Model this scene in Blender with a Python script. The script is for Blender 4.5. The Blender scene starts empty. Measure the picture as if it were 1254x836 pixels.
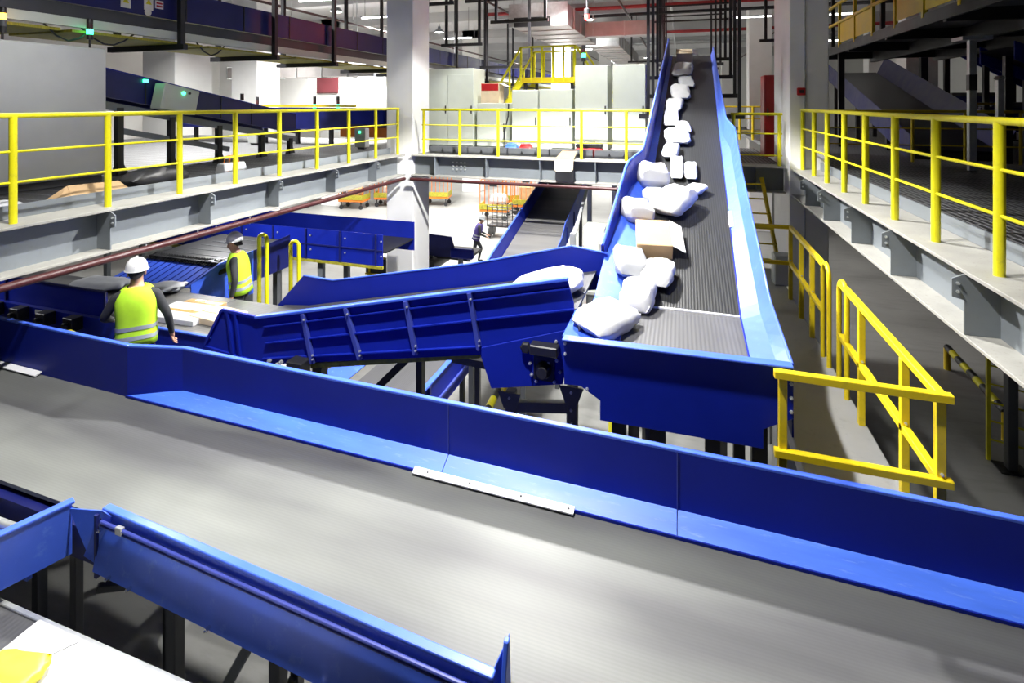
WORLD = .02
RED = 120
SPREAD = 136
CONE = 98
LAMPS = [(-2.2, 3.0, 4100), (-2.1, 7.9, 4600), (-2.6, 9.9, 2400), (-3.5, 17.0, 1100), (-12, 21.4, 1900), (-11.2, 9.0, 500), (-13.5, 12.5, 900), (-15.5, 21.0, 1300),  (-4.5, 27, 1500), (-14, 29, 1500), (-5, 37, 1900), (-13, 42, 1600), (-3, 51, 1600)]  # assumed hall lamps plus added fill for back cabinets, left deck and white wall
P1S, P2S = .98, 1.0
import bpy, bmesh, math, random
from mathutils import Vector, Matrix, Quaternion
random.seed(7)
PI = math.pi
C = bpy.context.scene.collection
V = Vector
# ---------------------------------------------------------------- survey helper: bearings taken from the photographer's eye point
EYE_Z, FPX, HX, HY = 6.0, 640.0, 627.0, 127.0
TH = math.radians(17.84)
SN, CS = math.sin(TH), math.cos(TH)
def at(px, py, X=None, Y=None, Z=None):
    u = (px - HX) / FPX; v = (py - HY) / FPX
    d = V((-SN + CS * u, CS + SN * u, -v))
    if X is not None: t = X / d.x
    elif Y is not None: t = Y / d.y
    else: t = (Z - EYE_Z) / d.z
    return V((0, 0, EYE_Z)) + d * t
# ---------------------------------------------------------------- materials
def new_mat(name):
    m = bpy.data.materials.new(name); m.use_nodes = True
    nt = m.node_tree; b = nt.nodes['Principled BSDF']
    return m, nt, b
def tex(nt, scale=(1, 1, 1), rot=(0, 0, 0)):
    tc = nt.nodes.new('ShaderNodeTexCoord'); mp = nt.nodes.new('ShaderNodeMapping')
    mp.inputs['Scale'].default_value = scale; mp.inputs['Rotation'].default_value = rot
    nt.links.new(tc.outputs['Object'], mp.inputs['Vector'])
    return mp.outputs['Vector']
def noise(nt, vec, scale, detail=4, rough=.55):
    n = nt.nodes.new('ShaderNodeTexNoise'); n.inputs['Scale'].default_value = scale
    n.inputs['Detail'].default_value = detail; n.inputs['Roughness'].default_value = rough
    nt.links.new(vec, n.inputs['Vector']); return n.outputs['Fac']
def ramp(nt, fac, stops):
    r = nt.nodes.new('ShaderNodeValToRGB'); el = r.color_ramp.elements
    while len(el) < len(stops): el.new(.5)
    for e, (p, c) in zip(el, stops):
        e.position = p; e.color = (c[0], c[1], c[2], 1)
    nt.links.new(fac, r.inputs['Fac']); return r.outputs['Color']
def mixc(nt, fac, a, b, mode='MIX'):
    m = nt.nodes.new('ShaderNodeMix'); m.data_type = 'RGBA'; m.blend_type = mode
    for s, v in ((m.inputs[0], fac), (m.inputs[6], a), (m.inputs[7], b)):
        if hasattr(v, 'is_output'): nt.links.new(v, s)
        elif isinstance(v, (int, float)): s.default_value = v
        else: s.default_value = (v[0], v[1], v[2], 1)
    return m.outputs[2]
def bump(nt, b, h, strength=.2, dist=.01):
    n = nt.nodes.new('ShaderNodeBump'); n.inputs['Strength'].default_value = strength
    n.inputs['Distance'].default_value = dist
    nt.links.new(h, n.inputs['Height']); nt.links.new(n.outputs['Normal'], b.inputs['Normal'])
def paint(name, col, rough=.4, metal=0., wear=.12, scale=3., spec=.5, dirt=None, stretch=(1, 1, 1), coat=0.):
    m, nt, b = new_mat(name)
    v = tex(nt, stretch)
    n1 = noise(nt, v, scale, 6)
    lo = tuple(c * (1 - wear) for c in col); hi = tuple(min(1, c * (1 + wear)) for c in col)
    c = ramp(nt, n1, [(.3, lo), (.7, hi)])
    if dirt is not None:
        n2 = noise(nt, v, scale * 5, 8, .7)
        f = ramp(nt, n2, [(.56, (0, 0, 0)), (.8, (1, 1, 1))])
        c = mixc(nt, f, c, dirt)
    nt.links.new(c, b.inputs['Base Color'])
    r = ramp(nt, n1, [(.3, (rough * .85,) * 3), (.7, (min(1, rough * 1.15),) * 3)])
    nt.links.new(r, b.inputs['Roughness'])
    b.inputs['Metallic'].default_value = metal
    b.inputs['Specular IOR Level'].default_value = spec
    b.inputs['Coat Weight'].default_value = coat
    return m
def emit(name, col, strength):
    m, nt, b = new_mat(name)
    b.inputs['Base Color'].default_value = (*col, 1)
    b.inputs['Emission Color'].default_value = (*col, 1); b.inputs['Emission Strength'].default_value = strength
    return m
def belt_mat(name, col, axis, freq, streak=None, rough=.45, depth=.3, bmp=.25):
    """rubber belt with fine moulded ribs along its travel and dusty scuffs drawn out the same way"""
    m, nt, b = new_mat(name)
    v = tex(nt)
    w = nt.nodes.new('ShaderNodeTexWave'); w.wave_type = 'BANDS'; w.bands_direction = 'Y' if axis == 'X' else 'X'
    w.inputs['Scale'].default_value = freq; w.inputs['Distortion'].default_value = .15
    nt.links.new(v, w.inputs['Vector'])
    sv = tex(nt, (.25, 3, 1) if axis == 'X' else (3, .25, 1))
    n1 = noise(nt, sv, 1.6, 6, .6)
    c = ramp(nt, n1, [(.25, tuple(x * .8 for x in col)), (.75, tuple(x * 1.2 for x in col))])
    if streak is not None:
        sv2 = tex(nt, (.16, .75, 1) if axis == 'X' else (.75, .16, 1))
        n2 = noise(nt, sv2, 1.9, 3, .5)
        f = ramp(nt, n2, [(.42, (0, 0, 0)), (.72, (.8, .8, .8))])
        c = mixc(nt, f, c, streak)
    rb = ramp(nt, w.outputs['Fac'], [(0, (1 - depth,) * 3), (1, (1, 1, 1))])
    c = mixc(nt, 1.0, c, rb, 'MULTIPLY')
    nt.links.new(c, b.inputs['Base Color'])
    b.inputs['Roughness'].default_value = rough; b.inputs['Specular IOR Level'].default_value = .4
    bump(nt, b, w.outputs['Fac'], bmp, .004)
    return m
M = {}
BL = (.007, .019, .31)
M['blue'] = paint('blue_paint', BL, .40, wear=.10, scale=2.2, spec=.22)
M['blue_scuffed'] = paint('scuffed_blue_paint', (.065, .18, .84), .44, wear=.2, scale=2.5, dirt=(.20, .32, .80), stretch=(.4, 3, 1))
M['blue_gloss'] = paint('gloss_blue_paint', (.045, .12, .70), .42, wear=.12, scale=2., dirt=(.12, .24, .75), coat=.05)  # same guard paint as blue, base lightened for faces that catch more light
M['blue_lip'] = paint('blue_edge_paint', (.06, .14, .74), .34, wear=.1)
M['navy'] = paint('dark_navy_paint', (.008, .012, .12), .4, wear=.15)
M['slate_blue'] = paint('slate_blue_rib', (.05, .07, .35), .38)
M['yellow'] = paint('yellow_paint', (.70, .64, .010), .36, wear=.08, dirt=(.50, .44, .03))
M['yellow_warm'] = paint('warm_yellow_paint', (.80, .60, .012), .36, wear=.08, dirt=(.55, .42, .03))
M['amber'] = paint('amber_paint', (.68, .50, .012), .38, wear=.08)
M['steel'] = paint('grey_steel_paint', (.18, .20, .218), .42, wear=.07, dirt=(.17, .175, .175))
M['steel_dark'] = paint('dark_grey_paint', (.085, .09, .10), .42, wear=.1)
M['flange'] = paint('dusty_flange', (.31, .305, .28), .6, wear=.12, scale=6, dirt=(.17, .16, .13))
M['black'] = paint('black_paint', (.018, .018, .02), .4, wear=.2)
M['hanger'] = paint('charcoal_bar_paint', (.022, .022, .026), .5, wear=.2)
M['galv'] = paint('galvanised', (.55, .57, .58), .35, metal=.6, wear=.12, scale=9)
M['chrome'] = paint('bright_steel', (.75, .76, .78), .22, metal=1.)
M['white_strip'] = paint('white_strip', (.82, .82, .84), .35, wear=.05)
M['column'] = paint('column_white', (.84, .84, .83), .6, wear=.05, scale=1.2)
M['wall'] = paint('wall_white', (.80, .80, .78), .8, wear=.04, scale=.6)
M['ceiling'] = paint('ceiling_white', (.52, .52, .53), .9, wear=.06, scale=.4)
M['cabinet'] = paint('cabinet_grey_green', (.60, .64, .57), .38, wear=.04)
M['cabinet_grey'] = paint('cabinet_grey', (.55, .57, .56), .40, wear=.04)
M['red'] = paint('red_paint', (.42, .012, .016), .4)
M['pipe_red'] = paint('dark_red_pipe', (.05, .008, .009), .45)
M['pipe_bright'] = paint('red_pipe', (.36, .03, .035), .4)
M['maroon'] = paint('maroon_board', (.15, .03, .038), .6)
M['duct'] = paint('duct_sheet', (.50, .47, .47), .42, metal=.3, wear=.12, scale=2)
M['kraft'] = paint('kraft_card', (.42, .28, .145), .8, wear=.12, scale=4)
M['kraft_light'] = paint('pale_card', (.66, .53, .36), .8, wear=.1, scale=4)
M['poly_white'] = paint('white_poly', (.53, .53, .54), .45, wear=.06, scale=5)
M['poly_grey'] = paint('grey_poly', (.40, .41, .43), .45, wear=.1, scale=5)
M['poly_yellow'] = paint('yellow_poly', (.85, .75, .05), .45)
M['tape'] = paint('brown_tape', (.45, .28, .08), .3)
M['label_paper'] = paint('label_paper', (.82, .80, .74), .6)
M['print'] = paint('label_print', (.05, .05, .05), .6)
M['orange'] = paint('orange_paint', (.62, .17, .02), .45)
M['dark_cloth'] = paint('dark_cloth', (.03, .032, .036), .9, wear=.3, scale=12)
M['trouser'] = paint('trouser_cloth', (.022, .024, .032), .9, wear=.3, scale=12)
M['hivis'] = paint('hivis_cloth', (.50, .86, .03), .75, wear=.08, scale=8)
M['reflective'] = paint('reflective_tape', (.30, .33, .36), .4)
M['purple'] = paint('purple_cloth', (.06, .04, .20), .85, wear=.2, scale=10)
M['skin'] = paint('skin', (.50, .28, .19), .55, wear=.08)
M['hair'] = paint('black_hair', (.012, .01, .01), .6)
M['helmet'] = paint('white_helmet', (.84, .85, .86), .28, wear=.03)
M['helmet_grey'] = paint('grey_helmet', (.45, .48, .50), .35)
M['belt_black'] = belt_mat('black_belt', (.016, .016, .018), 'Y', 9)
M['belt_main'] = belt_mat('ribbed_grey_belt', (.030, .031, .033), 'Y', 11, rough=.42, depth=.5)
M['belt_near'] = belt_mat('pale_grey_belt', (.078, .078, .083), 'X', 15, streak=(.22, .23, .21), rough=.5, depth=.07, bmp=.05)  # pale streaks stand in for parcels blurred by motion
M['belt_infeed'] = belt_mat('smooth_grey_belt', (.085, .085, .09), 'Y', 9, rough=.5, depth=.1)
M['belt_sort'] = belt_mat('grey_sorting_belt', (.11, .11, .115), 'X', 9, streak=(.24, .23, .21), rough=.45, depth=.15)
def floor_mat():
    m, nt, b = new_mat('polished_concrete')
    v = tex(nt)
    n1 = noise(nt, v, .35, 6, .6); n2 = noise(nt, tex(nt, (.6, 2.5, 1), (0, 0, .3)), 1.3, 8, .7)
    c = ramp(nt, n1, [(.3, (.17, .17, .16)), (.7, (.25, .25, .24))])
    f = ramp(nt, n2, [(.5, (0, 0, 0)), (.75, (.55, .55, .55))])
    c = mixc(nt, f, c, (.10, .10, .095))
    nt.links.new(c, b.inputs['Base Color']); b.inputs['Roughness'].default_value = .38
    bump(nt, b, n2, .05, .01)
    return m
M['floor'] = floor_mat()
M['concrete'] = paint('pale_concrete', (.44, .44, .43), .7, wear=.08, scale=2, dirt=(.32, .32, .31))
def grating_mat():
    m, nt, b = new_mat('steel_grating')
    v = tex(nt)
    w = nt.nodes.new('ShaderNodeTexWave'); w.bands_direction = 'X'; w.inputs['Scale'].default_value = 4.2
    nt.links.new(v, w.inputs['Vector'])
    w2 = nt.nodes.new('ShaderNodeTexWave'); w2.bands_direction = 'Y'; w2.inputs['Scale'].default_value = 1.1
    nt.links.new(v, w2.inputs['Vector'])
    a = ramp(nt, w.outputs['Fac'], [(.55, (.02, .02, .022)), (.9, (.17, .175, .18))])
    f = ramp(nt, w2.outputs['Fac'], [(.9, (0, 0, 0)), (.97, (1, 1, 1))])
    c = mixc(nt, f, a, (.15, .15, .16))
    nt.links.new(c, b.inputs['Base Color']); b.inputs['Roughness'].default_value = .55; b.inputs['Metallic'].default_value = .2
    bump(nt, b, w.outputs['Fac'], .5, .02)
    return m
M['grating'] = grating_mat()
M['yellow_mesh'] = paint('olive_mesh', (.30, .27, .02), .6, wear=.4, scale=14, stretch=(1, 6, 1))
M['lamp'] = emit('lamp_lens', (1, .98, .94), 14)
M['green_lamp'] = emit('green_lamp', (.04, 1, .35), 7)
M['amber_lamp'] = emit('amber_lamp', (1, .5, .06), 5)
M['red_lamp'] = emit('red_lamp', (1, .08, .07), 3)
M['screen'] = emit('poster_light', (.9, .10, .07), .45)
# ---------------------------------------------------------------- mesh builder
class MB:
    def __init__(s): s.v = []; s.f = []; s.mi = []; s.cur = 0
    def add(s, vs, fs):
        o = len(s.v); s.v += [V(p) for p in vs]
        for f in fs: s.f.append([i + o for i in f]); s.mi.append(s.cur)
        return s
    def box(s, x0, x1, y0, y1, z0, z1):
        return s.add([(x, y, z) for x in (x0, x1) for y in (y0, y1) for z in (z0, z1)],
                     [(0, 1, 3, 2), (4, 6, 7, 5), (0, 4, 5, 1), (2, 3, 7, 6), (0, 2, 6, 4), (1, 5, 7, 3)])
    def bar(s, p, q, w, h, up=(0, 0, 1)):
        p, q = V(p), V(q); d = (q - p).normalized(); up = V(up)
        if abs(d.dot(up)) > .98: up = V((0, 1, 0)) if abs(d.y) < .9 else V((1, 0, 0))
        a = d.cross(up).normalized(); b = a.cross(d).normalized()
        vs = [e + a * sx * w / 2 + b * sz * h / 2 for e in (p, q) for sx, sz in ((-1, -1), (1, -1), (1, 1), (-1, 1))]
        return s.add(vs, [(3, 2, 1, 0), (4, 5, 6, 7)] + [(i, (i + 1) % 4, 4 + (i + 1) % 4, 4 + i) for i in range(4)])
    def prism(s, pts, vec):
        pts = [V(p) for p in pts]; vec = V(vec); n = len(pts)
        return s.add(pts + [p + vec for p in pts], [list(range(n))[::-1], [i + n for i in range(n)]] + [(i, (i + 1) % n, n + (i + 1) % n, n + i) for i in range(n)])
    def sheet(s, pts, t=.012):
        pts = [V(p) for p in pts]; n = V((0, 0, 0))
        for i in range(len(pts)): n += pts[i].cross(pts[(i + 1) % len(pts)])
        n.normalize(); return s.prism([p - n * t / 2 for p in pts], n * t)
    def strip(s, A, B, t=.012):
        """folded plate between two polylines of equal length"""
        for i in range(len(A) - 1): s.sheet([A[i], A[i + 1], B[i + 1], B[i]], t)
        return s
    def tube(s, pts, r, n=10, closed=False):
        pts = [V(p) for p in pts]; k = len(pts); rings = []; ref = None
        for i, p in enumerate(pts):
            a = pts[i - 1] if (i > 0 or closed) else None; b = pts[(i + 1) % k] if (i < k - 1 or closed) else None
            d1 = (p - a).normalized() if a is not None else None; d2 = (b - p).normalized() if b is not None else None
            t = ((d1 if d1 is not None else d2) + (d2 if d2 is not None else d1)).normalized()
            if ref is None: ref = t.orthogonal().normalized()
            ref = (ref - t * ref.dot(t)).normalized(); bi = t.cross(ref)
            sc = 1.0
            if d1 is not None and d2 is not None:
                cs = max(.5, math.sqrt(max(0, (1 + d1.dot(d2)) / 2))); sc = 1 / cs
            rings.append([p + (ref * math.cos(2 * PI * j / n) + bi * math.sin(2 * PI * j / n)) * r * (sc if False else 1) for j in range(n)])
        return s.loft(rings, not closed, closed)
    def loft(s, rings, cap=True, closed=False):
        n = len(rings[0]); k = len(rings); fs = []
        for i in range(k if closed else k - 1):
            i2 = (i + 1) % k
            for j in range(n): fs.append((i * n + j, i * n + (j + 1) % n, i2 * n + (j + 1) % n, i2 * n + j))
        if cap: fs += [list(range(n))[::-1], [(k - 1) * n + j for j in range(n)]]
        return s.add([p for r in rings for p in r], fs)
    def lathe(s, c, prof, n=16, axis=(0, 0, 1), sx=1, sy=1):
        c = V(c); q = V((0, 0, 1)).rotation_difference(V(axis))
        return s.loft([[c + q @ V((r * sx * math.cos(2 * PI * j / n), r * sy * math.sin(2 * PI * j / n), z)) for j in range(n)] for r, z in prof])
    def cyl(s, p, q, r, n=14): return s.tube([p, q], r, n)
    def bolt(s, p, axis, r=.014, h=.012): return s.lathe(p, [(r, -.004), (r, h), (r * .55, h + .001), (r * .5, h + .008)], 6, axis)
def link(name, mb, mat, parent=None, bev=0, smooth=False, seg=1):
    me = bpy.data.meshes.new(name)
    off = V((0, 0, 0)); r = parent
    while r is not None: off += r.location; r = r.parent
    me.from_pydata([tuple(p - off) for p in mb.v], [], mb.f)
    for m in (mat if isinstance(mat, (list, tuple)) else [mat]): me.materials.append(M[m] if isinstance(m, str) else m)
    for p, k in zip(me.polygons, mb.mi): p.material_index = k; p.use_smooth = smooth
    bm = bmesh.new(); bm.from_mesh(me); bmesh.ops.recalc_face_normals(bm, faces=bm.faces); bm.to_mesh(me); bm.free()
    if smooth:
        try: me.set_sharp_from_angle(angle=math.radians(40))
        except Exception: pass
    o = bpy.data.objects.new(name, me); C.objects.link(o)
    if parent is not None: o.parent = parent
    if bev:
        b = o.modifiers.new('edge', 'BEVEL'); b.width = bev; b.segments = seg; b.limit_method = 'ANGLE'
    return o
def thing(name, label, cat, loc=(0, 0, 0), group=None):
    o = bpy.data.objects.new(name, None); C.objects.link(o); o.location = loc; o.empty_display_size = .1
    o['label'] = label; o['category'] = cat
    if group: o['group'] = group
    return o
def tag(o, label, cat, group=None):
    o['label'] = label; o['category'] = cat
    if group: o['group'] = group
    return o
def solo(name, mb, mat, label, cat, group=None, loc=None, **k):
    """a thing that is one mesh, its origin at its base"""
    if loc is None:
        xs = [p.x for p in mb.v]; ys = [p.y for p in mb.v]; zs = [p.z for p in mb.v]
        loc = V(((min(xs) + max(xs)) / 2, (min(ys) + max(ys)) / 2, min(zs)))
    loc = V(loc); mb.v = [p - loc for p in mb.v]
    o = link(name, mb, mat, None, **k); o.location = loc
    return tag(o, label, cat, group)
def struct(name, mb, mat, parent=None, **k):
    o = link(name, mb, mat, parent, **k)
    if parent is None: o['kind'] = 'structure'
    return o
def dup(root, loc, label=None, group=None, rotz=None):
    r = root.copy(); C.objects.link(r); r.location = loc
    if rotz is not None: r.rotation_euler = (0, 0, rotz)
    if label: r['label'] = label
    if group: r['group'] = group
    for ch in list(root.children):
        c = ch.copy(); C.objects.link(c); c.parent = r
        for g in list(ch.children):
            d = g.copy(); C.objects.link(d); d.parent = c
    return r
ORD = ['first', 'second', 'third', 'fourth', 'fifth', 'sixth', 'seventh', 'eighth', 'ninth', 'tenth', 'eleventh', 'twelfth', 'thirteenth', 'fourteenth']
def lerp(a, b, t): return a + (b - a) * t
def itp(x, tab):
    if x <= tab[0][0]: return tab[0][1]
    for (a, va), (b, vb) in zip(tab, tab[1:]):
        if x <= b: return lerp(va, vb, (x - a) / (b - a))
    return tab[-1][1]
# ================================================================ CAMERA / WORLD / LAMPS
cam_d = bpy.data.cameras.new('camera'); cam = bpy.data.objects.new('camera', cam_d); C.objects.link(cam)
cam.location = (0, 0, EYE_Z); cam.rotation_euler = (PI / 2, 0, TH)
cam_d.sensor_width = 36; cam_d.lens = FPX / 1254 * 36; cam_d.shift_y = -(418 - HY) / 1254
cam_d.clip_start = .05; cam_d.clip_end = 300
bpy.context.scene.camera = cam
sc = bpy.context.scene
sc.view_settings.view_transform = 'Standard'; sc.view_settings.look = 'None'
sc.view_settings.exposure = 0.25; sc.view_settings.gamma = 1; sc.view_settings.use_curve_mapping = False
w = bpy.data.worlds.new('world'); sc.world = w; w.use_nodes = True
w.node_tree.nodes['Background'].inputs[0].default_value = (.80, .85, 1, 1)
w.node_tree.nodes['Background'].inputs[1].default_value = WORLD
def high_bay(x, y, power, label, z=10.35, size=.5, col=(1, .985, .95), spot=False):
    t = thing('high_bay_lamp', label, 'ceiling lamp', (x, y, z), 'high bay lamps over the hall')
    m = MB().lathe((x, y, z), [(.27, 0), (.30, .02), (.27, .10), (.16, .2), (.09, .24), (.09, .36), (.03, .38), (.03, 10.98 - z)], 20)
    link('housing', m, 'steel', t, smooth=True)
    link('lens', MB().lathe((x, y, z), [(.255, -.004), (.255, .006)], 20), 'lamp', t)
    if spot:
        ld = bpy.data.lights.new('high_bay_light', 'SPOT'); ld.shadow_soft_size = .16; ld.spot_size = math.radians(spot); ld.spot_blend = .22; ld.energy = power; ld.color = col
    else:
        ld = bpy.data.lights.new('high_bay_light', 'AREA'); ld.shape = 'DISK'; ld.size = size; ld.spread = math.radians(SPREAD); ld.energy = power; ld.color = col
    lo = bpy.data.objects.new('high_bay_light', ld); C.objects.link(lo); lo.location = (x, y, z - .03)
    return t
for i, (x, y, p) in enumerate(LAMPS):
    sp = (CONE, 127, 104)[i] if i < 3 else 0
    high_bay(x, y, p, 'round white high bay lamp hanging from the ceiling, %s lamp along the hall' % (ORD[i] if i < len(ORD) else 'last'), spot=sp, z=8.25 if i == 1 else 10.35)
# ================================================================ ROOM
CEIL = 11.0
struct('floor', MB().box(-24, 18, -6, 60, -.2, 0), 'floor')
struct('ceiling', MB().box(-24, 18, -6, 60, CEIL, CEIL + .2), 'ceiling')
struct('wall_left', MB().box(-24.3, -24, -6, 60, 0, CEIL), 'wall')
struct('wall_right', MB().box(18, 18.3, -6, 60, 0, CEIL), 'wall')
struct('wall_back', MB().box(-24, 18, 60, 60.3, 0, CEIL), 'wall')
for i, y in enumerate((14, 20, 26, 33, 41, 50)):
    struct('beam_%d' % i, MB().box(-24, 18, y, y + .5, CEIL - .55, CEIL), 'ceiling')
def column(x0, x1, y0, y1, n):
    return struct('column_%d' % n, MB().box(x0, x1, y0, y1, 0, CEIL), 'column', bev=.015)
column(-6.76, -6.05, 11.1, 11.95, 1)
column(1.92, 2.56, 10.75, 12.4, 2)
for i, (x, y, w_) in enumerate(((-6.3, 28, .9), (3.6, 27, 1.0), (-17.0, 17.0, 1.3), (-19.4, 15.2, 1.7), (-19.6, 26, 1.3), (-13.6, 33, 1.2), (-22.0, 21, 1.2), (8.5, 23, 1.0), (-16.5, 27.5, .9), (-6.0, 44, 1.0), (3.6, 44, 1.0), (10.5, 34, .9))):
    column(x - w_ / 2, x + w_ / 2, y, y + w_, 3 + i)
# conduit and call point on the white column beside the mezzanine
solo('conduit', MB().tube([(2.17, 10.735, 3.0), (2.17, 10.735, 6.0), (2.17, 10.735, 10.9)], .014, 8), 'galv', 'thin grey conduit running up the white column by the yellow railing', 'conduit', loc=(2.17, 10.735, 3.0))
p = at(981, 112, Y=10.74)
t = thing('fire_call_point', 'small red fire call point on the white column', 'alarm', p)
link('call_box', MB().box(p.x - .07, p.x + .07, 10.70, 10.752, p.z - .07, p.z + .07), 'red', t, bev=.01)
link('call_lens', MB().box(p.x - .035, p.x + .035, 10.69, 10.705, p.z - .03, p.z + .03), 'black', t)
# ---------------------------------------------------------------- mezzanine decks and their edge beams
DZ = 4.8
struct('floor_mezzanine_left', MB().box(-18, -6.67, -4, 15.5, DZ - .12, DZ - .01), 'grating')
struct('floor_mezzanine_back', MB().box(-6.67, 1.9, 11.46, 15.5, DZ - .12, DZ - .01), 'grating')
struct('floor_mezzanine_right', MB().box(2.43, 17.9, -4, 30, DZ - .12, DZ - .01), 'grating')
def edge_beam(kind, name, s, a, b, brackets, n):
    """I-beam on the deck edge: flange, web, lower flange; gusset plates stand out of the web"""
    if kind == 'Y':
        m = MB().box(s - .23, s + .23, a, b, DZ - .03, DZ)
        root = struct('beam_' + name, m, 'flange', bev=.004)
        struct('web', MB().box(s - .012, s + .012, a, b, DZ - .47, DZ - .03), 'steel', root)
        struct('lower_flange', MB().box(s - .23, s + .23, a, b, DZ - .50, DZ - .47), 'flange', root, bev=.004)
        for y in brackets:
            sg = n
            pr = [(s + sg * .01, y, DZ - .032), (s + sg * .225, y, DZ - .032), (s + sg * .30, y, DZ - .07), (s + sg * .30, y, DZ - .20), (s + sg * .225, y, DZ - .22), (s + sg * .225, y, DZ - .468), (s + sg * .01, y, DZ - .468)]
            g = struct('gusset', MB().prism(pr, (0, .014, 0)), 'steel', root)
            bm = MB()
            for zz in (.10, .16): bm.bolt((s + sg * .265, y, DZ - zz), (0, -1, 0), .013)
            struct('bolt', bm, 'galv', g)
    else:
        root = struct('beam_' + name, MB().box(a, b, s - .23, s + .23, DZ - .03, DZ), 'flange', bev=.004)
        struct('web', MB().box(a, b, s - .012, s + .012, DZ - .47, DZ - .03), 'steel', root)
        struct('lower_flange', MB().box(a, b, s - .23, s + .23, DZ - .50, DZ - .47), 'flange', root, bev=.004)
        for x in brackets:
            struct('gusset', MB().box(x - .007, x + .007, s - .225, s - .012, DZ - .47, DZ - .03), 'steel', root)
        bm = MB()
        for k in range(4):
            for zz in (.17, .25, .33): bm.bolt((-5.05 + .1 * k, s - .014, DZ - zz), (0, -1, 0), .022, .02)
        struct('splice_bolt', bm, 'galv', root)
    return root
LX = -6.42
edge_beam('Y', 'left', LX, -4, 11.0, [at(px, py, X=LX + .2).y for px, py in ((133, 262), (256, 237), (340, 222), (409, 210), (460, 203))] + [2.2, 1.0], 1)
edge_beam('Y', 'right', 2.18, -4, 10.75, [at(px, py, X=1.95).y for px, py in ((986, 228), (1008, 245), (1042, 270), (1090, 312), (1180, 378))] + [2.9], -1)
edge_beam('X', 'back', 11.22, -6.04, 1.9, [at(px, 205, Y=11.0).x for px in (532, 595, 661, 729)] + [-.4, .5, 1.4], 1)
struct('trim_1', MB().box(LX - .25, LX - .23, -4, 11.1, DZ, DZ + .14), 'steel')
struct('trim_2', MB().box(2.41, 2.43, -4, 10.7, DZ, DZ + .14), 'steel')
# lattice kerb behind the back railing: low grey trunking units
for i in range(7):
    x = -5.8 + i * 1.0
    m = MB().box(x, x + .96, 11.52, 11.72, DZ, DZ + .17)
    t = tag(link('cable_trunk', m, 'steel_dark'), 'grey steel trunking length on the mezzanine edge behind railing, %s along from the white column' % ORD[i], 'trunking', 'trunking lengths on the mezzanine edge')
    c = MB()
    for k in (.3, .62): c.prism([(x + k, 11.50, DZ + .05), (x + k + .06, 11.50, DZ + .05), (x + k + .03, 11.50, DZ + .13)], (0, .02, 0))
    link('lug', c, 'black', t)
# ---------------------------------------------------------------- railings
def railing(name, label, line, z0, xs, heights=(1.08, .72, .41), r_post=.035, r_top=.028, r_mid=.014, group=None, colr='yellow', caps=True):
    """line(s) -> world point at the base for a post position s"""
    P = [V(line(s)) for s in xs]
    t = thing(name, label, 'railing', P[0], group)
    for p in P:
        o = link('post', MB().tube([p, p + V((0, 0, heights[0] - .01))], r_post, 12), colr, t, smooth=True)
    for k, h in enumerate(heights):
        r = r_top if k == 0 else r_mid
        a, b = P[0], P[-1]; d = (b - a).normalized() * .05
        link('top_rail' if k == 0 else 'mid_rail', MB().tube([a - d + V((0, 0, h)), b + d + V((0, 0, h))], r, 12), colr, t, smooth=True)
    return t
ys = [at(px, 272, X=-6.36).y for px in (16, 132, 220, 288, 342, 388, 427, 460, 487)]
ys = [2.2, 1.3] + ys
railing('guard_railing', 'yellow tube railing on the grey deck edge in front of the grey cabinet', lambda y: (-6.36, y, DZ), DZ, sorted(ys))
ys = [at(px, 300, X=2.12).y for px in (983, 997, 1013, 1034, 1060, 1096, 1146, 1224)]
railing('guard_railing', 'yellow tube railing on the dark grating deck beside the white column, running towards the viewer', lambda y: (2.12, y, DZ), DZ, sorted(ys + [3.1, 2.2]), heights=(1.08, .74, .42))
xs = [at(px, 190, Y=11.16).x for px in (519, 563, 610, 660, 712, 767, 797)]
railing('guard_railing', 'yellow railing along the back deck in front of pale cabinets', lambda x: (x, 11.16, DZ), DZ, xs, heights=(1.06, .7, .36), r_post=.033)
railing('guard_railing', 'short yellow railing between the sloping conveyor and the red locker', lambda x: (x, 11.16, DZ), DZ, [1.0, 1.82], heights=(1.0, .62, .2), r_post=.035)
railing('guard_railing', 'thin yellow railing across the dark grating deck behind the front railing', lambda x: (x, 12.9, DZ - .01), DZ, [2.8, 3.7, 4.6, 5.5, 6.4, 7.3, 8.2, 9.1, 10.0], heights=(1.05, .7, .35), r_post=.028, r_top=.03, r_mid=.014, colr='amber')
# railings seen farther off behind the short one
railing('guard_railing', 'distant yellow railing behind the short railing near the red locker', lambda x: (x, 19.0, DZ), DZ, [1.35, 1.9, 2.3, 2.8, 3.2], heights=(1.1, .7, .3), r_post=.04, colr='amber')
struct('floor_mezzanine_far', MB().box(.9, 6.5, 15.5, 26, DZ - .12, DZ - .01), 'grating') if False else None
# ---------------------------------------------------------------- dark red sprinkler pipes under the beams
def pipe(label, a, b, r, mat, hang=None, top=None):
    t = thing('sprinkler_pipe', label, 'pipe', a)
    link('pipe_run', MB().tube([a, b], r, 12), mat, t, smooth=True)
    if hang:
        a, b = V(a), V(b)
        for f in hang:
            q = a.lerp(b, f)
            link('pipe_hanger', MB().tube([q + V((0, 0, top - q.z)), q + V((.0, 0, r + .005)), q + V((.0, 0, -r - .006))], .008, 6), 'galv', t)
    return t
pipe('dark red sprinkler pipe hung under the deck beam above the two workers', (-6.16, 2.0, 4.24), (-6.16, 10.9, 4.24), .04, 'pipe_red', (.3, .38, .48, .62, .75, .9), 4.3)
pipe('dark red pipe under the back beam near the column', (-6.0, 10.9, 4.24), (.6, 10.9, 4.24), .036, 'pipe_red', (.05, .2, .36, .5, .66, .8), 4.3)
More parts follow.
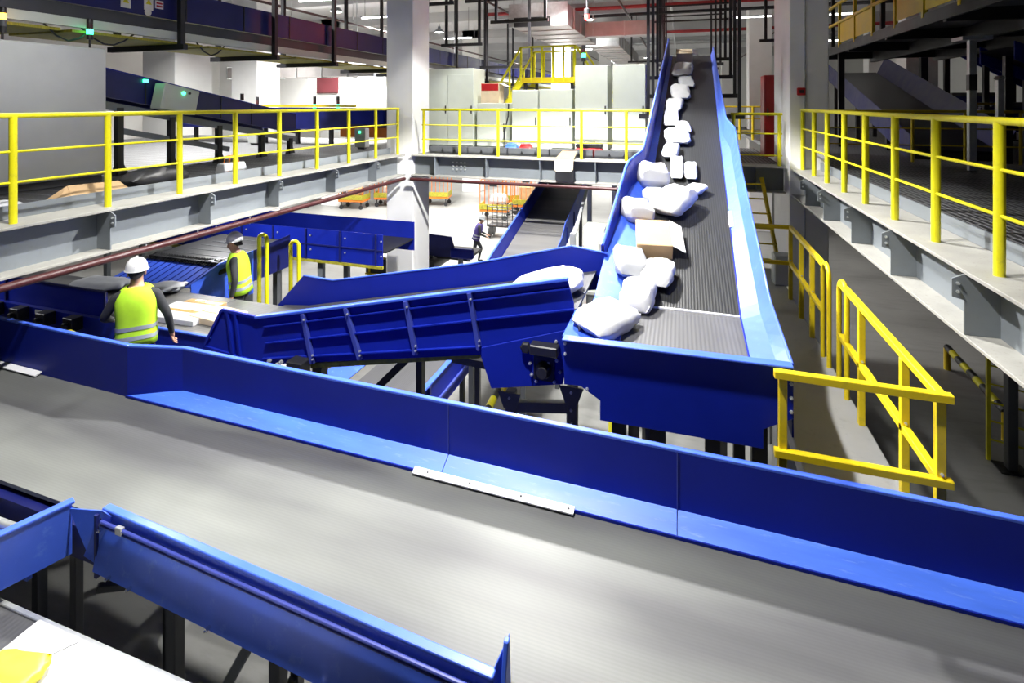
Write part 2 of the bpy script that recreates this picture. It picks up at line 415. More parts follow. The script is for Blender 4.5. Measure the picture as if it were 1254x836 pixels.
# bracket box on the pipe
# ================================================================ NEAR CONVEYOR (crosses in front)
def zt(x): return -.0145 * x
NB = 3.105            # belt height at x = 0
t = thing('belt_conveyor', 'very wide pale grey belt conveyor with tall blue back guard crossing in front', 'conveyor', (-1, 3.0, 0))
def xs_sheet(m, x0, x1, f0, f1, th=.012):
    """plate between two edge lines along x; f(x) -> (y, z)"""
    m.sheet([(x0, *f0(x0)), (x1, *f0(x1)), (x1, *f1(x1)), (x0, *f1(x0))], th); return m
m = MB(); m.prism([(-8.6, 2.56, NB + zt(-8.6)), (-3.72, 2.56, NB + zt(-3.72)), (-.84, 2.41, NB + zt(-.84)), (-.84, 2.28, NB + zt(-.84)), (5.2, 2.28, NB + zt(5.2)), (5.2, 3.66, NB + zt(5.2)), (-8.6, 3.66, NB + zt(-8.6))], (0, 0, -.03))
link('belt', m, 'belt_near', t)
# slider bed and side channels below the belt
m = MB().prism([(-8.6, 2.5, NB + zt(-8.6) - .06), (5.2, 2.5, NB + zt(5.2) - .06), (5.2, 3.6, NB + zt(5.2) - .06), (-8.6, 3.6, NB + zt(-8.6) - .06)], (0, 0, -.22))
link('slider_bed', m, 'navy', t)
wt = lambda x: NB + .49 + zt(x) * .9
pt = lambda x: NB + .085 + zt(x)
XJ, XJ2 = -4.53, -5.07
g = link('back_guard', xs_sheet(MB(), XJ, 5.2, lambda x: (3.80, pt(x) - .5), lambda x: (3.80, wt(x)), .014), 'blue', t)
for i, sx in enumerate((-1.75, -.02, 2.6)):
    link('seam', MB().box(sx - .003, sx + .003, 3.786, 3.794, pt(sx), wt(sx)), 'slate_blue', g)
link('guard_lip', MB().bar((XJ, 3.815, wt(XJ)), (5.2, 3.815, wt(5.2)), .045, .022), 'blue_lip', t, bev=.004)
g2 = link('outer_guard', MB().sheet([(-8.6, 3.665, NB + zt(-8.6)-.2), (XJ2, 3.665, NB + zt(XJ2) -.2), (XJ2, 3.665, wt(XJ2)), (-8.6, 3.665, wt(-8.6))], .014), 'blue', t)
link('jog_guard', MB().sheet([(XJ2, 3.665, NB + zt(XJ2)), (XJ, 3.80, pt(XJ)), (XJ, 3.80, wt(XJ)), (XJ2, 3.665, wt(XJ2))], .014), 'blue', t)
m = MB().bar((-8.6, 3.68, wt(-8.6)), (XJ2, 3.68, wt(XJ2)), .045, .022).bar((XJ2, 3.68, wt(XJ2)), (XJ, 3.815, wt(XJ)), .045, .022)
link('guard_lip', m, 'blue_lip', t, bev=.004)
m = MB().sheet([(XJ2, 3.65, NB + zt(XJ2) + .012), (XJ, 3.65, NB + zt(XJ) + .012), (XJ, 3.80, pt(XJ))], .01)
for a, b in ((XJ, -1.75), (-1.75, -.02), (-.02, 2.6), (2.6, 5.2)):
    xs_sheet(m, a + .003, b - .003, lambda x: (3.645, NB + zt(x) + .014), lambda x: (3.797, pt(x)), .01)
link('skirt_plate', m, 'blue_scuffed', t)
link('skirt_edge', MB().bar((XJ2, 3.643, NB + .006), (5.2, 3.643, NB + .006 + zt(5.2)), .008, .022).bar((XJ2, 3.643, NB + zt(XJ2) + .012), (5.2, 3.643, NB + zt(5.2) + .012), .012, .02), 'blue', t)
s = xs_sheet(MB(), -1.97, -.71, lambda x: (3.60, NB + zt(x) + .018), lambda x: (3.655, NB + zt(x) + .034), .012)
ws = link('wear_strip', s, 'white_strip', t); ws['label'] = 'white plastic strip screwed along the belt edge'
bm = MB()
for x in (-1.5, -1.1, -.75, -1.85): bm.bolt((x, 3.63, NB + zt(x) + .03), (0, -.3, 1), .009, .004)
link('screw', bm, 'steel_dark', ws)
s = xs_sheet(MB(), -7.2, -6.28, lambda x: (3.59, NB + zt(x) + .018), lambda x: (3.652, NB + zt(x) + .036), .012)
link('wear_strip', s, 'white_strip', t)
# near guard with rolled top, conduit and bolts
A, B = V((-3.72, 2.53, 0)), V((-.86, 2.39, 0))
def ng(f, dz, dy=0): p = A.lerp(B, f); return V((p.x, p.y + dy, NB + zt(p.x) + dz))
g = link('front_guard', MB().sheet([ng(0, .09), ng(1, .09), ng(1, -.27, -.07), ng(0, -.27, -.07)], .014), 'blue_gloss', t)
link('rolled_edge', MB().bar(ng(0, .10, .008), ng(1, .10, .008), .052, .022), 'blue_lip', t, bev=.008, seg=2)
link('conduit', MB().tube([ng(.01, .045, -.04), ng(1, .045, -.04)], .011, 8).tube([ng(.01, .022, -.045), ng(1, .022, -.045)], .006, 8), 'slate_blue', t, smooth=True)
cl = MB()
for f in (.075,): p = ng(f, .04, -.04); cl.box(p.x - .03, p.x + .03, p.y - .014, p.y + .014, p.z - .025, p.z + .025)
link('conduit_clamp', cl, 'galv', t, bev=.004)
bm = MB()
for f in (.06, .13, .37, .66, .93): bm.bolt(ng(f, -.25, -.075), (0, -1, .2), .011, .03)
for k in range(3): bm.bolt(ng(.008, .06 - .035 * k, -.02 - .012 * k), (0, -1, 0), .013, .012)
link('bolt', bm, 'chrome', g)
link('end_plate', MB().box(A.x - .012, A.x + .012, A.y - .06, A.y + .02, NB + zt(A.x) - .33, NB + zt(A.x) + .09), 'navy', t)
# upright fin at the far end of the near guard
link('guard_fin', MB().prism([(B.x - .02, 2.40, NB - .3), (B.x - .02, 2.40, NB + .1), (B.x + .045, 2.46, NB + .245), (B.x + .07, 2.44, NB - .3)], (.0, .035, 0)).prism([(B.x + .03, 2.30, NB - .3), (B.x + .03, 2.47, NB - .3), (B.x + .03, 2.47, NB + .245), (B.x + .03, 2.44, NB + .245)], (.025, 0, 0)), 'blue_gloss', t, bev=.004)
# gusset plates turning the corner to the feeder
ga = V((-3.95, 2.50, 3.25)); gb = V((-3.72, 2.53, NB + .054 + .09))
gp = lambda px, py, y=2.50: at(px, py, Y=y)
link('corner_gusset', MB().sheet([gp(85, 622, 2.47), gp(126, 625), gp(106, 673, 2.46)], .008).sheet([gp(126, 625), gp(137, 632, 2.51), gp(131, 698), gp(103, 680, 2.46), gp(106, 673, 2.46)], .008), 'blue_gloss', t)
# legs
for x, y in ((-3.12, 2.56), (-2.30, 2.56), (-1.2, 2.56), (-3.0, 3.55), (-.6, 3.55), (1.6, 3.55), (1.6, 2.6), (-5.6, 3.55), (-5.6, 2.6), (4.2, 3.0)):
    lg = link('leg', MB().box(x - .04, x + .04, y - .04, y + .04, 0.02, NB - .26), 'steel_dark', t, bev=.006)
    link('foot_plate', MB().box(x - .1, x + .1, y - .1, y + .1, 0, .02), 'steel_dark', lg)
link('brace', MB().bar((-2.42, 2.56, 2.85), (-2.95, 2.50, 1.9), .06, .06), 'steel', t, bev=.006)
link('brace', MB().bar((-3.9, 2.6, 2.6), (-3.1, 3.5, 2.2), .05, .05), 'steel_dark', t, bev=.006)
link('cross_bar', MB().bar((-3.12, 2.56, 1.9), (-1.2, 2.56, 1.9), .06, .06), 'steel_dark', t, bev=.006)
link('cross_bar', MB().bar((-3.12, 2.56, 1.3), (-3.0, 3.55, 1.3), .06, .06), 'steel_dark', t, bev=.006)
# drum and yellow collar under the belt
link('drive_drum', MB().cyl((-1.75, 2.75, 2.45), (-1.75, 3.5, 2.45), .12, 18), 'galv', t, smooth=True)
link('drum_collar', MB().cyl((-1.75, 2.72, 2.45), (-1.75, 2.76, 2.45), .1, 18), 'amber', t, smooth=True)
# ---------------------------------------------------------------- feeder joining from the viewer's side
t = thing('feeder_conveyor', 'short blue feeder conveyor meeting the wide belt at its corner', 'conveyor', (-4.6, 1.8, 0))
link('belt', MB().prism([(-5.6, .6, 3.05), (-4.62, .6, 3.05), (-4.02, 2.36, 3.05), (-5.5, 2.36, 3.05)], (0, 0, -.03)), 'belt_black', t)
link('side_guard', MB().sheet([(-4.62, .75, 3.27), (-3.96, 2.48, 3.27), (-3.96, 2.48, 2.93), (-4.62, .75, 2.93)], .014), 'blue_gloss', t)
link('rolled_edge', MB().bar((-4.63, .75, 3.275), (-3.97, 2.50, 3.275), .06, .02), 'blue_lip', t, bev=.006, seg=2)
link('cross_plate', MB().box(-5.6, -4.1, 2.30, 2.33, 2.85, 3.09), 'blue_gloss', t)
link('roller', MB().cyl((-5.6, 2.39, 3.06), (-4.05, 2.39, 3.06), .03, 12), 'galv', t, smooth=True)
for x, y in ((-4.42, 1.7), (-5.4, 1.7)):
    link('leg', MB().box(x - .06, x + .06, y - .05, y + .05, 0.0, 2.93), 'black', t, bev=.006)
link('leg_plate', MB().box(-4.40, -4.33, 1.55, 1.85, 2.5, 2.95), 'black', t)
# ---------------------------------------------------------------- lower belt with flat white parcels at the viewer's feet
t = thing('packing_conveyor', 'low grey packing conveyor carrying a large white parcel below the blue guard', 'conveyor', (-3.6, 1.5, 0))
link('belt', MB().box(-4.2, -1.6, 1.0, 2.15, 2.80, 2.83), 'belt_infeed', t)
link('side_channel', MB().box(-4.2, -1.6, 2.15, 2.18, 2.68, 2.845), 'galv', t, bev=.004)
link('bed', MB().box(-4.2, -1.6, 1.02, 2.06, 2.62, 2.80), 'steel_dark', t)
for x in (-3.9, -2.0):
    for y in (1.1, 2.0): link('leg', MB().box(x - .03, x + .03, y - .03, y + .03, 0, 2.62), 'steel_dark', t)
# ================================================================ SORTING BELT past the two workers and the FEED CONVEYOR rising from it
SB = 3.15
t = thing('sorting_conveyor', 'grey sorting belt beside the worker seen from behind, under the deck edge', 'conveyor', (-8, 5.4, 0))
link('belt', MB().box(-12.5, -5.32, 4.88, 6.02, SB - .03, SB), 'belt_sort', t)
link('bed', MB().box(-12.5, -5.32, 4.95, 5.95, SB - .3, SB - .04), 'navy', t)
link('seam', MB().bar((-6.35, 4.9, SB + .002), (-6.15, 6.0, SB + .002), .02, .006), 'steel_dark', t)
link('front_guard', MB().sheet([(-6.25, 4.85, SB + .06), (-5.32, 4.85, SB + .06), (-5.32, 4.85, SB - .2), (-6.25, 4.85, SB - .2)], .014), 'blue', t)
link('guard_lip', MB().bar((-6.25, 4.84, SB + .065), (-5.32, 4.84, SB + .065), .04, .02), 'blue_lip', t, bev=.004)
hg = link('high_guard', MB().sheet([(-12, 4.82, SB + .12), (-7.05, 4.82, SB + .06), (-7.05, 4.82, SB + .42), (-12, 4.82, SB + .46)], .02), 'blue', t)
link('guard_frame', MB().bar((-7.05, 4.80, SB + .06), (-7.05, 4.80, SB + .42), .03, .02).bar((-12, 4.80, SB + .46), (-7.05, 4.80, SB + .42), .03, .02).bar((-9.0, 4.80, SB + .1), (-9.0, 4.80, SB + .44), .03, .02), 'navy', hg)
link('side_channel', MB().box(-12, -6.3, 4.74, 4.80, SB - .24, SB + .10), 'blue', t)
for i in range(5):
    x = -7.4 - i * .52
    dv = link('drive_unit', MB().box(x - .13, x + .05, 4.60, 4.74, SB - .06, SB + .11).cyl((x - .04, 4.6, SB + .03), (x - .04, 4.55, SB + .03), .04, 10), 'black', t, bev=.008)
    if i in (1, 3): link('rating_plate', MB().box(x - .34, x - .2, 4.725, 4.735, SB - .08, SB + .08), 'label_paper', dv)
for x in (-11, -8.6, -6.5):
    for y in (5.0, 5.9): link('leg', MB().box(x - .04, x + .04, y - .04, y + .04, 0, SB - .3), 'steel_dark', t)
# feed conveyor
t = thing('feed_conveyor', 'blue ribbed inclined conveyor rising from the sorting belt to the big sloping conveyor', 'conveyor', (-3.2, 5.4, 0))
fz = lambda x: itp(x, [(-5.32, SB), (-4.9, SB + .04), (-.92, 4.06)])
for a, b in ((-5.32, -4.9), (-4.9, -.92)):
    pass
m = MB().strip([(-5.32, 4.88, fz(-5.32)), (-4.9, 4.88, fz(-4.9)), (-.92, 4.88, fz(-.92))], [(-5.32, 6.05, fz(-5.32)), (-4.9, 6.05, fz(-4.9)), (-.92, 6.05, fz(-.92))], .02)
link('belt', m, 'belt_infeed', t)
YN = 4.84
pg = lambda *ps: [at(px, py, Y=YN) for px, py in ps]
fg = link('front_guard', MB().sheet(pg((316, 388), (695, 341), (703, 372), (703, 420), (590, 434), (322, 446)), .014), 'blue', t)
link('guard_lip', MB().bar(at(314, 388, Y=YN - .01), at(696, 341, Y=YN - .01), .07, .03), 'blue_lip', t, bev=.006, seg=2)
st = link('start_guard', MB().sheet(pg((250, 424), (272, 379), (300, 384), (316, 389), (322, 446), (300, 440)), .014), 'blue', t)
m = MB()
for a, b in (((250, 424), (272, 379)), ((272, 379), (316, 389)), ((250, 424), (322, 446))): m.bar(at(*a, Y=YN - .02), at(*b, Y=YN - .02), .03, .03)
for a, b in (((279, 381), (285, 435)), ((288, 383), (294, 437))): m.bar(at(*a, Y=YN - .02), at(*b, Y=YN - .02), .03, .03)
link('guard_frame', m, 'blue', st)
for a, b in (((371, 384), (383, 445)), ((423.5, 377), (441, 440)), ((497, 368), (509, 434)), ((575, 358), (587, 428))):
    r = link('rib', MB().bar(at(*a, Y=YN - .03), at(*b, Y=YN - .03), .045, .05), 'slate_blue', t, bev=.004)
    bm = MB(); q = at(b[0], b[1] - 5, Y=YN - .055)
    for k in (0, .045): bm.bolt(q + V((0, 0, k)), (0, -1, 0), .012)
    bm.bolt(at(lerp(a[0], b[0], .12), lerp(a[1], b[1], .12), Y=YN - .055), (0, -1, 0), .012)
    link('bolt', bm, 'galv', r)
for a, b in (((325, 420), (703, 378.5)), ((323, 400), (698, 353)), ((322, 439), (590, 424))):
    link('stiffener', MB().bar(at(*a, Y=YN - .022), at(*b, Y=YN - .022), .035, .012), 'blue', t)
link('return_guard', MB().bar(at(382, 447, Y=YN + .04), at(588, 434, Y=YN + .04), .05, .05), 'yellow_mesh', t)
link('bed', MB().prism([(-5.2, 4.95, 2.85), (-5.2, 4.95, 3.05), (-1.1, 4.95, 3.92), (-1.1, 4.95, 3.72)], (0, 1.0, 0)), 'navy', t)
bg = [at(px, py, Y=6.08) for px, py in ((338, 376), (372, 337), (408, 343), (575, 323), (700, 301), (744, 310))]
low = [V((p.x, 6.08, fz(p.x) - .12)) for p in bg]
link('back_guard', MB().sheet(bg + [V((-.88, 6.08, 3.85)), V((bg[0].x, 6.08, fz(bg[0].x) - .1))], .014), 'blue', t)
m = MB()
for a, b in zip(bg[1:], bg[2:]): m.bar(a, b, .03, .014)
link('guard_lip', m, 'blue_lip', t)
# discharge end: drive cover, motor block, corner plate
dc = link('drive_cover', MB().sheet([at(px, py, Y=YN - .03) for px, py in ((586, 426), (703, 402), (689, 470), (602, 475))], .02), 'blue', t, bev=.003)
mt = link('drive_motor', MB().box(*(lambda a, b: (a.x, b.x, YN - .16, YN - .04, b.z, a.z))(at(650, 419, Y=YN - .1), at(684, 436, Y=YN - .1))), 'black', t, bev=.01)
q = at(666, 452, Y=YN - .06)
link('bearing', MB().lathe(q, [(.075, -.02), (.075, .03), (.05, .06), (.05, .09)], 18, (0, -1, 0)).box(q.x - .1, q.x + .1, YN - .06, YN - .03, q.z - .11, q.z + .16), 'black', mt, smooth=True)
q = at(644, 425, Y=YN - .06)
link('drain_hole', MB().lathe(q, [(.055, -.01), (.055, .02), (.04, .03)], 6, (0, -1, 0)), 'black', dc)
for px, py in ((649, 444), (651, 458), (672, 444), (682, 441), (686, 455), (679, 467), (657, 466), (681, 418), (693, 425), (693, 433)): link('bolt', MB().bolt(at(px, py, Y=YN - .045), (0, -1, 0), .016, .016), 'galv', dc)
link('corner_plate', MB().sheet([at(689, 411, Y=4.34), at(705, 379, Y=4.80), at(711, 410, Y=4.78), at(708, 413, Y=4.40)], .012), 'blue_lip', t)
# legs and braces
def leg_frame(px, ptop, pbot, Y, w=.1):
    a = at(px, ptop, Y=Y)
    lg = link('leg', MB().box(a.x - w / 2, a.x + w / 2, Y - w / 2, Y + w / 2, .02, a.z), 'steel_dark', t, bev=.008)
    link('head_plate', MB().prism([(a.x - w * 1.2, Y - w / 2 - .012, a.z), (a.x + w * 1.2, Y - w / 2 - .012, a.z), (a.x + w * .6, Y - w / 2 - .012, a.z - .16), (a.x - w * .6, Y - w / 2 - .012, a.z - .16)], (0, .012, 0)), 'steel_dark', lg)
    bm = MB()
    for k in (.05, .22, .34): bm.bolt((a.x, Y - w / 2 - .012, a.z - k), (0, -1, 0), .014, .012)
    link('bolt', bm, 'galv', lg)
    link('foot_plate', MB().box(a.x - .12, a.x + .12, Y - .12, Y + .12, 0, .02), 'steel_dark', lg)
    return a
a = leg_frame(626, 477, 600, 5.0); b = leg_frame(701, 470, 600, 5.0)
link('cross_bar', MB().bar((a.x, 5.0, a.z - .16), (b.x, 5.0, b.z - .22), .08, .1), 'steel_dark', t, bev=.006)
a = at(515, 440, Y=5.1); link('leg', MB().box(a.x - .035, a.x + .035, 5.06, 5.14, 0, a.z), 'black', t)
link('brace', MB().bar(at(498, 440, Y=5.2), at(446, 490, Y=5.2), .07, .08), 'black', t)
a = at(585, 440, Y=6.0); link('leg', MB().box(a.x - .03, a.x + .03, 5.97, 6.03, 0, a.z), 'steel_dark', t)
link('brace', MB().bar(at(555, 437, Y=5.5), at(600, 446, Y=5.5), .1, .08), 'steel_dark', t)
a = at(392, 448, Y=5.0); link('leg', MB().box(a.x - .06, a.x + .06, 4.94, 5.06, 0, a.z), 'black', t)
mo = link('tail_motor', MB().box(*(lambda p: (p.x - .1, p.x + .1, 4.66, 4.82, p.z - .1, p.z + .14))(at(366, 455, Y=4.75))), 'black', t, bev=.01)
for px, py in ((331, 441), (345, 443), (340, 446), (372, 446)): link('bolt', MB().bolt(at(px, py, Y=4.80), (0, -1, 0), .022, .03), 'galv', mo)
# ================================================================ MAIN SLOPING CONVEYOR
t = thing('inclined_conveyor', 'big sloping belt conveyor with wide blue side guards climbing away to the ceiling frames', 'conveyor', (0, 8, 0))
Y0, YS, YE = 4.32, 5.42, 15.5
bz = lambda y: 3.95 if y < YS else 3.95 + .335 * (y - YS)
cx = lambda y: .03 + .026 * (y - 5.2)
HW = .505
def edge(y, side, out=0, dz=0): return V((cx(y) + side * (HW + out), y, bz(y) + dz))
link('infeed_belt', MB().sheet([edge(Y0, -1), edge(Y0, 1), edge(YS - .02, 1), edge(YS - .02, -1)], .02), 'belt_infeed', t)
m = MB(); m.sheet([edge(YS + .02, -1), edge(YS + .02, 1), edge(YE, 1), edge(YE, -1)], .02)
link('belt', m, 'belt_main', t)
link('transfer_bar', MB().bar(edge(YS, -1, .02, .012), edge(YS, 1, .02, .012), .03, .02), 'white_strip', t)
link('head_roller', MB().cyl(edge(YE, -1, .03, -.09), edge(YE, 1, .03, -.09), .1, 18), 'black', t, smooth=True)
# slider bed
m = MB().prism([edge(YS, -1, -.02, -.05), edge(YE, -1, -.02, -.05), edge(YE, -1, -.02, -.24), edge(YS, -1, -.02, -.30)], (2 * HW - .04, 0, 0))
m.prism([edge(Y0, -1, -.02, -.05), edge(YS, -1, -.02, -.05), edge(YS, -1, -.02, -.30), edge(Y0, -1, -.02, -.30)], (2 * HW - .04, 0, 0))
link('bed', m, 'navy', t)
# right guard: sloped skirt from the belt edge, fold, flared outer plate and the dropped outer face
rx = sorted([4.32 + .2 * k for k in range(28)] + [9.9, 10.5, 12.5, 14, 15.5])
ro = lambda y: V((itp(y, [(4.32, .79), (5.82, .80), (7.76, .81), (8.92, .82), (9.6, .745), (15.5, .87)]), y, bz(y) + itp(y, [(4.32, .12), (5.82, .26), (7.76, .31), (8.92, .50), (9.6, .40), (15.5, .25)])))
rf = lambda y: V((itp(y, [(4.32, .70), (5.82, .72), (7.76, .735), (8.92, .76), (9.6, .70), (15.5, .84)]), y, bz(y) + itp(y, [(4.32, .07), (8.92, .17), (9.6, .12), (15.5, .1)])))
rb = lambda y: edge(y, 1, .005, .025)
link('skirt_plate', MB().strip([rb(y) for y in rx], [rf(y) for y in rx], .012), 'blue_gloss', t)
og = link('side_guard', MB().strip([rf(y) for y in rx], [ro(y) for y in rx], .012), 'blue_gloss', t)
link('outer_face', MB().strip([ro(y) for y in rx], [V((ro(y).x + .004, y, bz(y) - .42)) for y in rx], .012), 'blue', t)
link('guard_lip', MB().tube([ro(y) for y in rx], .012, 8), 'blue_lip', t)
link('edge_tag', MB().sheet([rb(6.9) + V((-.01, 0, .02)), rb(7.25) + V((-.01, 0, .02)), rb(7.25) + V((.035, 0, .035)), rb(6.9) + V((.035, 0, .035))], .006), 'white_strip', t)
link('skirt_edge', MB().strip([rb(y) + V((0, 0, -.03)) for y in rx], [rb(y) + V((0, 0, .012)) for y in rx], .01), 'blue', t)
# left guard, wall above an inner sloped plate
lx = sorted([6.1 + .15 * k for k in range(15)] + [8.6, 10, 12.0, 13.8, 15.5])
lw = lambda y: itp(y, [(6.1, -.84), (7.55, -.70), (8.15, -.52), (15.5, -.30)])
lt = lambda y: V((lw(y), y, bz(y) + itp(y, [(6.1, .18), (7.55, .50), (8.15, .44), (11, .46), (15.5, .5)])))
lb = lambda y: V((lw(y) + .01, y, bz(y) + itp(y, [(6.1, .06), (7.55, .14), (8.15, .06), (15.5, .05)])))
link('side_guard', MB().strip([lb(y) for y in lx], [lt(y) for y in lx], .014), 'blue', t)
link('outer_face', MB().strip([lt(y) + V((-.03, 0, 0)) for y in lx], [V((lw(y) - .034, y, bz(y) - .42)) for y in lx], .012), 'blue', t)
link('guard_lip', MB().tube([lt(y) + V((-.015, 0, .004)) for y in lx], .018, 8), 'blue_lip', t)
lx2 = [4.32, 4.8, 5.42, 5.8] + lx
lb2 = lambda y: lb(y) if y >= 6.1 else V((-.84, y, bz(y) + .06))
link('skirt_plate', MB().strip([edge(y, -1, .0, .02) for y in lx2], [lb2(y) for y in lx2], .012), 'blue_gloss', t)
# end plate facing the viewer
YP = 4.30
ep = [at(px, py, Y=YP) for px, py in ((690, 413), (970, 447), (972, 512), (935, 525), (935, 549), (735, 514), (735, 490), (711, 472), (691, 470))]
e = link('end_plate', MB().sheet(ep, .014), 'blue', t, bev=.003)
a, b = ep[0], ep[1]
link('end_lip', MB().bar(a + V((0, -.015, .004)), b + V((0, -.015, .004)), .09, .016), 'blue_lip', t, bev=.004)
for px, py in ((692, 420), (692, 433), (719, 476), (969, 470), (969, 487), (969, 504)): link('bolt', MB().bolt(at(px, py, Y=YP - .008), (0, -1, 0), .013), 'galv', e)
# legs under the sloping conveyor
for y in (4.75, 6.3, 8.6, 10.3):
    for sx in (-.52, .62):
        lg = link('leg', MB().box(sx - .06, sx + .06, y - .06, y + .06, .02, bz(y) - .3), 'black', t, bev=.006)
        link('foot_plate', MB().box(sx - .13, sx + .13, y - .13, y + .13, 0, .02), 'black', lg)
link('leg', MB().box(.2, .32, 4.7, 4.8, 0, 3.7), 'black', t)
link('leg', MB().box(-.25, -.12, 4.7, 4.8, 0, 3.7), 'black', t)
link('brace', MB().bar((-.3, 4.8, 3.3), (.1, 4.8, .6), .06, .06), 'steel_dark', t)
link('cross_bar', MB().bar((-.55, 4.75, 2.6), (.65, 4.75, 2.5), .06, .08), 'steel_dark', t)
# ================================================================ walkway and square-tube railing beside the sloping conveyor
PZ = 2.95
t = thing('access_platform', 'pale concrete walkway slab between the sloping conveyor and the deck beam', 'platform', (1.3, 7.4, 0))
link('slab', MB().box(.98, 1.69, 4.10, 10.7, PZ - .18, PZ), 'concrete', t, bev=.01)
for y in (4.4, 7.4, 10.3): link('pier', MB().box(1.15, 1.5, y - .15, y + .15, 0, PZ - .18), 'concrete', t)
def sq_rail(label, pts, posts, top=1.13, mid=.56, w=.055, endcap=None):
    t = thing('guard_railing', label, 'railing', posts[0])
    for p in posts:
        p = V(p)
        o = link('post', MB().box(p.x - w / 2, p.x + w / 2, p.y - w / 2, p.y + w / 2, PZ if p.z < 1 else p.z, (PZ if p.z < 1 else p.z) + top - w / 2), 'yellow_warm', t, bev=.004)
        bm = MB().bolt((p.x, p.y - w / 2, PZ + mid), (0, -1, 0), .011).bolt((p.x, p.y - w / 2, PZ + mid + .05), (0, -1, 0), .011)
        link('bolt', bm, 'galv', o)
    for a, b in pts:
        a, b = V(a), V(b)
        link('top_rail', MB().bar(a + V((0, 0, top)), b + V((0, 0, top)), w + .004, w), 'yellow_warm', t, bev=.005)
        link('mid_rail', MB().bar(a + V((0, 0, mid)), b + V((0, 0, mid)), w, w), 'yellow_warm', t, bev=.005)
    return t
XR = 1.64
t = sq_rail('yellow square tube railing closing the walkway corner next to the blue end plate', [((XR, 4.16, PZ), (XR, 6.42, PZ)), ((.64, 4.14, PZ), (1.70, 4.14, PZ))], [(XR, 4.17, PZ), (XR, 4.75, PZ), (XR, 5.75, PZ)], top=1.12)
p = V((.70, 4.17, PZ)); link('post', MB().box(p.x - .027, p.x + .027, p.y - .027, p.y + .027, 2.4, PZ + 1.1), 'yellow_warm', t, bev=.004)
def hoop_pts(x, y0, y1, zb, zt_, n=8):
    r = abs(y1 - y0) / 2; c = (y0 + y1) / 2
    return [V((x, y0, zb))] + [V((x, c - (y1 - y0) / 2 * math.cos(PI * k / n), zt_ - r + r * math.sin(PI * k / n))) for k in range(n + 1)] + [V((x, y1, zb))]
link('end_hoop', MB().tube(hoop_pts(XR, 6.20, 6.48, PZ, PZ + 1.16), .026, 10), 'yellow_warm', t, smooth=True)
t = sq_rail('yellow walkway railing running from the column toward the gap between two hoops', [((XR, 7.15, PZ), (XR, 9.1, PZ)), ((.92, 9.1, PZ), (XR, 9.1, PZ))], [(XR, 9.1, PZ), (XR, 8.35, PZ), (XR, 7.7, PZ)], top=1.12)
link('end_hoop', MB().tube(hoop_pts(XR, 6.88, 7.16, PZ, PZ + 1.16), .026, 10), 'yellow_warm', t, smooth=True)
# small grey boxes and a yellow ladder behind the walkway
t = thing('access_ladder', 'yellow ladder leaning beneath the short railing behind the sloping conveyor', 'ladder', (1.35, 11.0, PZ))
for x in (1.2, 1.62): link('stile', MB().bar((x + .1, 10.45, 2.95), (x - .15, 10.9, 4.6), .05, .05), 'amber', t)
for k in range(6): link('rung', MB().cyl((1.2 + .1 - .04 * k, 10.45 + .075 * k, 3.2 + .26 * k - .02), (1.62 + .1 - .04 * k, 10.45 + .075 * k, 3.2 + .26 * k - .02), .016, 8), 'amber', t)
solo('junction_box', MB().box(1.5, 1.78, 9.7, 10.0, PZ, PZ + .5), 'cabinet_grey', 'grey box standing on the walkway against the white column', 'box', bev=.02)
# ================================================================ LEFT DECK
c = thing('control_cabinet', 'tall plain grey control cabinet standing on the deck behind the railing', 'cabinet', (-9.0, 4.2, DZ))
link('body', MB().box(-9.5, -8.52, 2.4, 5.82, DZ + .10, 6.85), 'cabinet_grey', c, bev=.012)
link('plinth', MB().box(-9.45, -8.56, 2.45, 5.78, DZ, DZ + .10), 'steel_dark', c)
for y0, y1 in ((2.42, 4.09), (4.11, 5.80)):
    d = link('door', MB().box(-8.52, -8.50, y0, y1, DZ + .14, 6.82), 'cabinet_grey', c, bev=.004)
    link('handle', MB().box(-8.50, -8.47, y0 + .06, y0 + .09, 5.7, 5.95), 'black', d)
def beacon(p, label, lit, h=.34, r=.035, post=.16):
    p = V(p)
    t = thing('signal_tower', label, 'signal light', p, None)
    link('stem', MB().cyl(p, p + V((0, 0, post)), r * .35, 8), 'black', t)
    seg = h / 4
    for k, (nm, mt_) in enumerate((('base_ring', 'black'), ('green_segment', 'green_lamp' if lit == 'green' else 'steel_dark'), ('amber_segment', 'amber_lamp' if lit == 'amber' else 'pipe_red'), ('red_segment', 'red_lamp' if lit == 'red' else 'black'))):
        z = p.z + post + seg * k
        link(nm, MB().lathe((p.x, p.y, z), [(r, 0), (r, seg * .92), (r * .85, seg)], 12), mt_, t, smooth=True)
    return t
q = at(110, 58, X=-8.6); beacon((q.x, q.y, 6.85), 'signal tower lit green on top of the grey cabinet', 'green', h=.32, r=.042, post=.13)
q = at(3, 50, X=-8.58); beacon((q.x, q.y, 6.85), 'signal tower glowing amber at the end of the grey cabinet', 'amber', h=.34, r=.042, post=.1)
